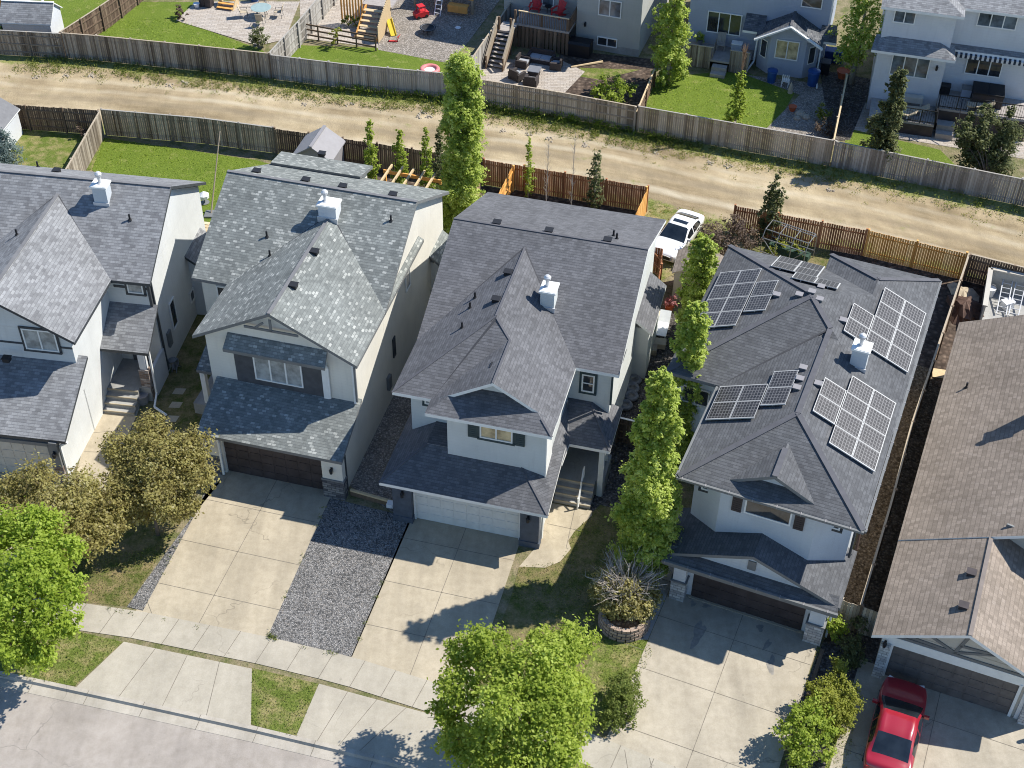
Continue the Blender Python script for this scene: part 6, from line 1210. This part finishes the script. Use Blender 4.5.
stack('garden_chair', 'white plastic chair in front of the bay window', 'chair', at(785, 86), lambda r: (P(r, 'seat', 'white_plastic', lambda m: m.box(-.25, .25, -.25, .25, .42, .46)), P(r, 'backrest', 'white_plastic', lambda m: [m.box(x-.03, x+.03, .22, .26, .46, .95) for x in (-.2, -.07, .07, .2)]), [P(r, 'leg', 'white_plastic', lambda m: m.box(x-.025, x+.025, y-.025, y+.025, 0, .42)) for x in (-.22, .22) for y in (-.22, .22)]), R(160))
stack('garden_gnome_post', 'small pale garden ornament on the tan gravel by the bay window', 'ornament', at(790, 93), lambda r: P(r, 'cone', 'cloth_tan', lambda m: m.lathe((0, 0, 0), [(.18, 0), (.16, .3), (.1, .55), (.02, .8)], 10)))
pot = stack('clay_pot', 'orange pot on the tan gravel below the bay window', 'pot', at(792, 111), lambda r: (P(r, 'bowl', 'orange_clay', lambda m: m.lathe((0, 0, 0), [(.16, 0), (.26, .32), (.29, .36), (.22, .34)], 14))), 0, 'orange pots'); dup(pot, 'large orange pot at the side fence of the blue house', at(842, 78), 0, 1.6)
for px, py, s, lab in ((800, 115, .38, 'pale rock right of the orange pot on the tan gravel'), (806, 118, .3, 'smaller pale rock right of the orange pot'), (797, 119, .25, 'pale rock just in front of the orange pot')):
    m = MB(); m.lathe((0, 0, 0), [(s, 0), (s*.9, s*.4), (s*.5, s*.7), (s*.1, s*.75)], 9); o = m.build('garden_rock', 'rock'); o.location = at(px, py); tag(o, lab, 'rock', 'rocks in the gravel garden')
tree('garden_shrub', 'rusty yellow plant in the gravel garden by the side fence', 'shrub', [(822, 108, .7, .4), (826, 114, .5, .4), (818, 114, .4, .3)], 'leaf_gold', .06, 360, at(822, 120)[:2], .02)
tree('garden_shrub', 'dark plant in the corner of the gravel garden at the pale fence', 'shrub', [(822, 126, .6, .5), (830, 130, .5, .4)], 'leaf_plum', .06, 380, at(824, 134)[:2], .02)
stack('deck_chair', 'grey wooden chair on the blue house deck', 'chair', T2.W(-3.4, .9, .76), lambda r: (P(r, 'seat', 'wood_grey', lambda m: m.box(-.28, .28, -.28, .28, .4, .45)), P(r, 'backrest', 'wood_grey', lambda m: m.beam((0, .28, .42), (0, .4, 1.1), .55, .04)), [P(r, 'leg', 'wood_grey', lambda m: m.box(x-.03, x+.03, y-.03, y+.03, 0, .42)) for x in (-.25, .25) for y in (-.25, .25)]), -R(10))
stack('deck_cooler', 'pale blue box on the blue house deck', 'box', T2.W(-2.3, .8, .76), lambda r: (P(r, 'body', 'siding_blue', lambda m: m.box(-.35, .35, -.25, .25, 0, .7)), P(r, 'lid', 'white_plastic', lambda m: m.box(-.37, .37, -.27, .27, .7, .76))), -R(16))
stack('potted_plant', 'potted plant at the left of the sliding window on the blue house deck', 'plant', T2.W(-4.9, 1.1, .76), lambda r: (P(r, 'pot', 'grey_plastic', lambda m: m.lathe((0, 0, 0), [(.15, 0), (.22, .4), (.18, .38)], 12)), leaves('foliage', *(lambda p, n, t: (p, n, .06, 'leaf_green', t, r))(*cloud([(0, 0, .6, .35)], 700, .2)))))
# white house
def planter_box(root):
    P(root, 'trough', 'door_tan', lambda m: (m.box(-.8, .8, -.22, .22, .35, .75),)); [P(root, 'leg', 'door_tan', lambda m: m.box(x-.04, x+.04, y-.04, y+.04, 0, .35)) for x in (-.72, .72) for y in (-.18, .18)]
stack('planter_box', 'cream raised planter box under the white house window', 'planter', T3.W(2.6, -.4, .9), planter_box, -T3.yaw)
stack('hot_tub', 'dark covered hot tub on the deck of the white house', 'hot tub', T3.W(7.3, .3, 1.56), lambda r: (P(r, 'cabinet', 'door_brown', lambda m: m.box(-.95, .95, -.75, .75, 0, .85)), P(r, 'cover', 'black', lambda m: (m.box(-.98, -.01, -.78, .78, .85, .95), m.box(.01, .98, -.78, .78, .85, .95)))), -T3.yaw)
stack('storage_bin', 'blue-grey square bin beside the hot tub', 'bin', T3.W(6.0, .6, 1.56), lambda r: (P(r, 'body', 'siding_blue', lambda m: m.box(-.3, .3, -.3, .3, 0, .65)), P(r, 'lid', 'trim_grey', lambda m: m.box(-.32, .32, -.32, .32, .65, .7))), -T3.yaw)
stack('speaker_box', 'black box in the corner between the two wings of the white house', 'box', T3.W(4.7, .7, 1.56), lambda r: (P(r, 'body', 'black', lambda m: m.box(-.28, .28, -.28, .28, 0, .55)), P(r, 'lid', 'black', lambda m: m.box(-.3, .3, -.3, .3, .55, .6))), -T3.yaw)
G = 'pale loungers on the white house deck'; lg = stack('sun_lounger', 'pale lounger by the planter box on the low deck of the white house', 'lounger', T3.W(2.9, -1.3, .91), lambda r: (P(r, 'mattress', 'cloth_tan', lambda m: (m.box(-.7, .5, -.3, .3, .28, .36), m.beam((.5, 0, .33), (.95, 0, .65), .6, .06))), P(r, 'frame', 'white_plastic', lambda m: [m.box(x-.03, x+.03, y-.03, y+.03, 0, .28) for x in (-.65, .45) for y in (-.27, .27)])), -R(10), G); dup(lg, 'pale lounger at the railing of the white house low deck', T3.W(2.2, -1.9, .91), -R(30)); dup(lg, 'pale lounger on the upper deck behind the black railing', T3.W(6.8, -.85, 1.56), -R(10))
# the brown house yard
def frame_wall(root):
    pts = [(0, -3.5), (0, 0), (7, 0), (7, -3.5)]
    for (x0, y0), (x1, y1) in zip(pts, pts[1:]):
        P(root, 'side_wall', 'siding_beige', lambda m: m.beam((x0, y0, .7), (x1, y1, .7), .1, 1.4)); P(root, 'cap_rail', 'siding_tan', lambda m: m.beam((x0, y0, 1.45), (x1, y1, 1.45), .26, .08))
    P(root, 'floor', 'concrete_grey', lambda m: m.box(.06, 6.94, -3.5, -.06, 0, .12))
stack('walled_patio', 'pale walled patio with a white cap behind the brown-roofed house', 'patio wall', [*at(990.8, 268.5, 1.45)[:2], 0], frame_wall, -H5.yaw+.06)
def ladder(root):
    for x in (-.25, .25): P(root, 'rail', 'galvanised', lambda m: m.beam((x, 0, .1), (x, 2.6, .9), .05, .09))
    for i in range(8): P(root, 'rung', 'galvanised', lambda m: m.tube((-.25, .2+i*.31, .16+i*.095), (.25, .2+i*.31, .16+i*.095), .025))
l1 = stack('ladder', 'left pale ladder lying across the walled patio', 'ladder', np.array([*at(1000, 318)[:2], .13]), ladder, -H5.yaw+.05, 'ladders on the walled patio'); dup(l1, 'right pale ladder lying across the walled patio', [*at(1012, 320)[:2], .13], -H5.yaw+.02)
stack('white_bucket', 'white bucket beside the left ladder on the walled patio', 'bucket', [*at(989, 297)[:2], .12], lambda r: (P(r, 'pail', 'white_plastic', lambda m: m.lathe((0, 0, 0), [(.2, 0), (.26, .5), (.22, .48)], 12)), P(r, 'handle', 'metal', lambda m: m.ring((0, 0, .5), .24, .012, 'y', 16, 5))))
stack('white_drum', 'white box between the ladders on the walled patio', 'box', [*at(1006, 309)[:2], .12], lambda r: (P(r, 'body', 'white_plastic', lambda m: m.obox((0, 0, 0), .6, .45, .4, .4)), P(r, 'lid', 'white_plastic', lambda m: m.obox((0, 0, .4), .64, .49, .05, .4))))
def heap(root, mat, n, r, h):
    vs = [(0, 0, h)]; fs = []
    rg = [(r*.45, h*.85), (r*.8, h*.5), (r, 0)]
    for k, (rr, z) in enumerate(rg):
        for i in range(n): a = 6.283*i/n; q_ = rr*(1+.25*math.sin(3*a+k)+rng.uniform(-.12, .12)); vs.append((q_*math.cos(a), q_*math.sin(a)*1.3, max(0, z+rng.uniform(-.08, .08))))
    fs = [(0, 1+i, 1+(i+1) % n) for i in range(n)]+[(1+k*n+i, 1+(k+1)*n+i, 1+(k+1)*n+(i+1) % n, 1+k*n+(i+1) % n) for k in range(2) for i in range(n)]
    m = MB(); m.add(vs, fs); return m.build('sheet', mat, root)
stack('tarp_heap', 'heap under a crumpled dark brown tarpaulin in the brown house yard', 'tarpaulin', at(963, 312), lambda r: heap(r, 'tarp_brown', 16, .95, .8))
stack('sand_heap', 'pale heap of sand and bags beside the brown tarpaulin', 'heap', at(962, 296), lambda r: heap(r, 'cloth_tan', 14, .8, .4))
stack('stepping_board', 'pale board lying in the gap beside the brown house', 'board', at(944, 375), lambda r: P(r, 'plank', 'wood_fresh', lambda m: m.obox((0, 0, .02), 1.2, .7, .05, -.2)))
# small things near the front
for px, py, lab in ((868, 492, 'upright hose reel at the solar-panel house side wall'), (162, 331, 'round hose reel on the side wall of the grey house')):
    def reel(r): P(r, 'drum', 'grey_plastic', lambda m: (m.ring((0, 0, .4), .24, .09, 'x', 18, 8), m.tube((-.1, 0, .4), (.1, 0, .4), .1, .1, 12))); P(r, 'stand', 'trim_grey', lambda m: (m.beam((-.12, -.25, 0), (-.12, 0, .4), .05, .05), m.beam((-.12, .25, 0), (-.12, 0, .4), .05, .05), m.beam((.12, -.25, 0), (.12, 0, .4), .05, .05), m.beam((.12, .25, 0), (.12, 0, .4), .05, .05)))
    stack('hose_reel', lab, 'hose reel', at(px, py) if px > 500 else H1.W(2.62, 8.4), reel, -R(15))
stack('barrel_planter', 'round pale grey pot at the foot of the porch post of the grey house', 'pot', at(143, 402), lambda r: (P(r, 'tub', 'resin_grey', lambda m: m.lathe((0, 0, 0), [(.28, 0), (.36, .5), (.38, .56), (.3, .54)], 14)), P(r, 'soil_fill', 'soil', lambda m: m.lathe((0, 0, .5), [(.3, 0), (.28, .03), (.02, .04)], 12))))
def edging(root):
    a, b = at(351, 495), at(393, 507); d = b-a; P(root, 'beam', 'wood_fresh', lambda m: m.beam((0, 0, .35), (d[0], d[1], .35), .12, .1)); P(root, 'board', 'wood_brown', lambda m: m.beam((0, 0, .15), (d[0], d[1], .15), .06, .3)); P(root, 'end_block', 'white_plastic', lambda m: m.obox((d[0]*.95, d[1]*.95-.15, .2), .3, .3, .22, -.2))
stack('timber_edging', 'low pale timber across the gravel gap between the mottled-roof and plum-roof houses', 'edging', at(351, 495), edging)
def edge2(root):
    for i in range(3): P(root, 'timber', 'wood_brown', lambda m: m.beam((1.1*0, -2.6*i, .08), (0, -2.6*(i+1)+.1, .08), .16, .18))
stack('timber_edging', 'dark timber edging along the solar-house driveway by the shrubs', 'edging', H4.W(6.0, -.6), edge2, -H4.yaw)
def rails(root):
    for i in range(3): P(root, 'rail', 'trim_grey', lambda m: m.beam((0, 0, .35+i*.3), (1.9, 0, .35+i*.3), .05, .08))
    for x in (0, .95, 1.9): P(root, 'post', 'trim_grey', lambda m: m.box(x-.06, x+.06, -.06, .06, 0, 1.1))
stack('porch_railing', 'grey slatted porch railing at the right edge beside the brown garage', 'railing', H5.W(6.3, -.55), rails, -H5.yaw)
sheet('lawn', [H5.W(6.5, -2.2)[:2], H5.W(11, -2.2)[:2], H5.W(11, -9)[:2], H5.W(6.5, -9)[:2]], .006, 'lawn_lush')
stack('side_yard_clutter', 'pale lounge chair beside the bump-out wall of the middle house', 'lounge chair', at(662, 332), lambda r: (P(r, 'seat', 'white_plastic', lambda m: (m.beam((0, -.7, .3), (0, .4, .35), .6, .05), m.beam((0, .4, .35), (0, .9, .8), .6, .05))), P(r, 'leg', 'white_plastic', lambda m: [m.box(x-.03, x+.03, y-.03, y+.03, 0, .3) for x in (-.25, .25) for y in (-.6, .3)])), -R(14))
stack('flower_tub', 'pink flower tub beside the small cream shed', 'flower tub', at(669, 310), lambda r: (P(r, 'tub', 'orange_clay', lambda m: m.lathe((0, 0, 0), [(.2, 0), (.28, .4), (.2, .38)], 12)), leaves('blossom', *(lambda p, n, t: (p, n, .05, 'leaf_pink', t, r))(*cloud([(0, 0, .6, .35)], 900, .2)))))
for i, (px, py) in enumerate(((655, 318), (658, 346), (650, 352))):
    stack(('firewood_stack', 'garden_tool_box', 'patio_cushion_stack')[i], ('pale stacked boards beside the bump-out wall', 'tan box behind the pale lounge chair', 'brown bundle at the wall foot by the tyres')[i], ('boards', 'box', 'bundle')[i], at(px, py), lambda r: (P(r, 'boards' if i != 1 else 'body', ('wood_fresh', 'cloth_tan', 'wood_tan')[i], lambda m: [m.obox((0, 0, .09*k), .9-.1*i, .45+.1*rng.random(), .08, -.25+.1*rng.random(), 0, rng.random()) for k in range(4)])))

# ------------------------------------------------------------ camera, sun, sky
cam = bpy.data.cameras.new('camera'); co = bpy.data.objects.new('camera', cam); C.objects.link(co)
cam.sensor_fit = 'HORIZONTAL'; cam.sensor_width = 36; cam.lens = 36*FOC/1024; cam.clip_end = 2000; cam.clip_start = .5
co.matrix_world = Matrix(((_r2[0], _u2[0], -_fw[0], 0), (_r2[1], _u2[1], -_fw[1], 0), (_r2[2], _u2[2], -_fw[2], CH), (0, 0, 0, 1)))
bpy.context.scene.camera = co
SH = np.array([-.83, -.28])                                        # shadow thrown per metre of height
el = math.atan(1/np.linalg.norm(SH)); az = math.atan2(-SH[0], -SH[1])   # compass direction of the sun, from +y towards +x
sd = Vector((-SH[0], -SH[1], 1)).normalized()
sl = bpy.data.lights.new('sun', 'SUN'); sl.energy = 4.8; sl.angle = R(.5); sl.color = (1, .955, .87)
so = bpy.data.objects.new('sun', sl); C.objects.link(so); so.rotation_euler = sd.to_track_quat('Z', 'Y').to_euler(); so.location = (40, 40, 80)
sc = bpy.context.scene; w = bpy.data.worlds.new('World'); sc.world = w; w.use_nodes = True; nt = w.node_tree
sk = nt.nodes.new('ShaderNodeTexSky'); sk.sky_type = 'NISHITA'; sk.sun_disc = False; sk.sun_elevation = el; sk.sun_rotation = az; sk.altitude = 1000; sk.air_density = 1.; sk.dust_density = .3; sk.ozone_density = 3.
bg = nt.nodes['Background']; bg.inputs['Strength'].default_value = .125; hs = nt.nodes.new('ShaderNodeHueSaturation'); hs.inputs['Saturation'].default_value = 1.1; nt.links.new(sk.outputs[0], hs.inputs['Color']); nt.links.new(hs.outputs[0], bg.inputs[0])
sc.view_settings.view_transform = 'Standard'; sc.view_settings.look = 'None'; sc.view_settings.gamma = 1; sc.view_settings.exposure = .62
sc.cycles.filter_width = 1.05
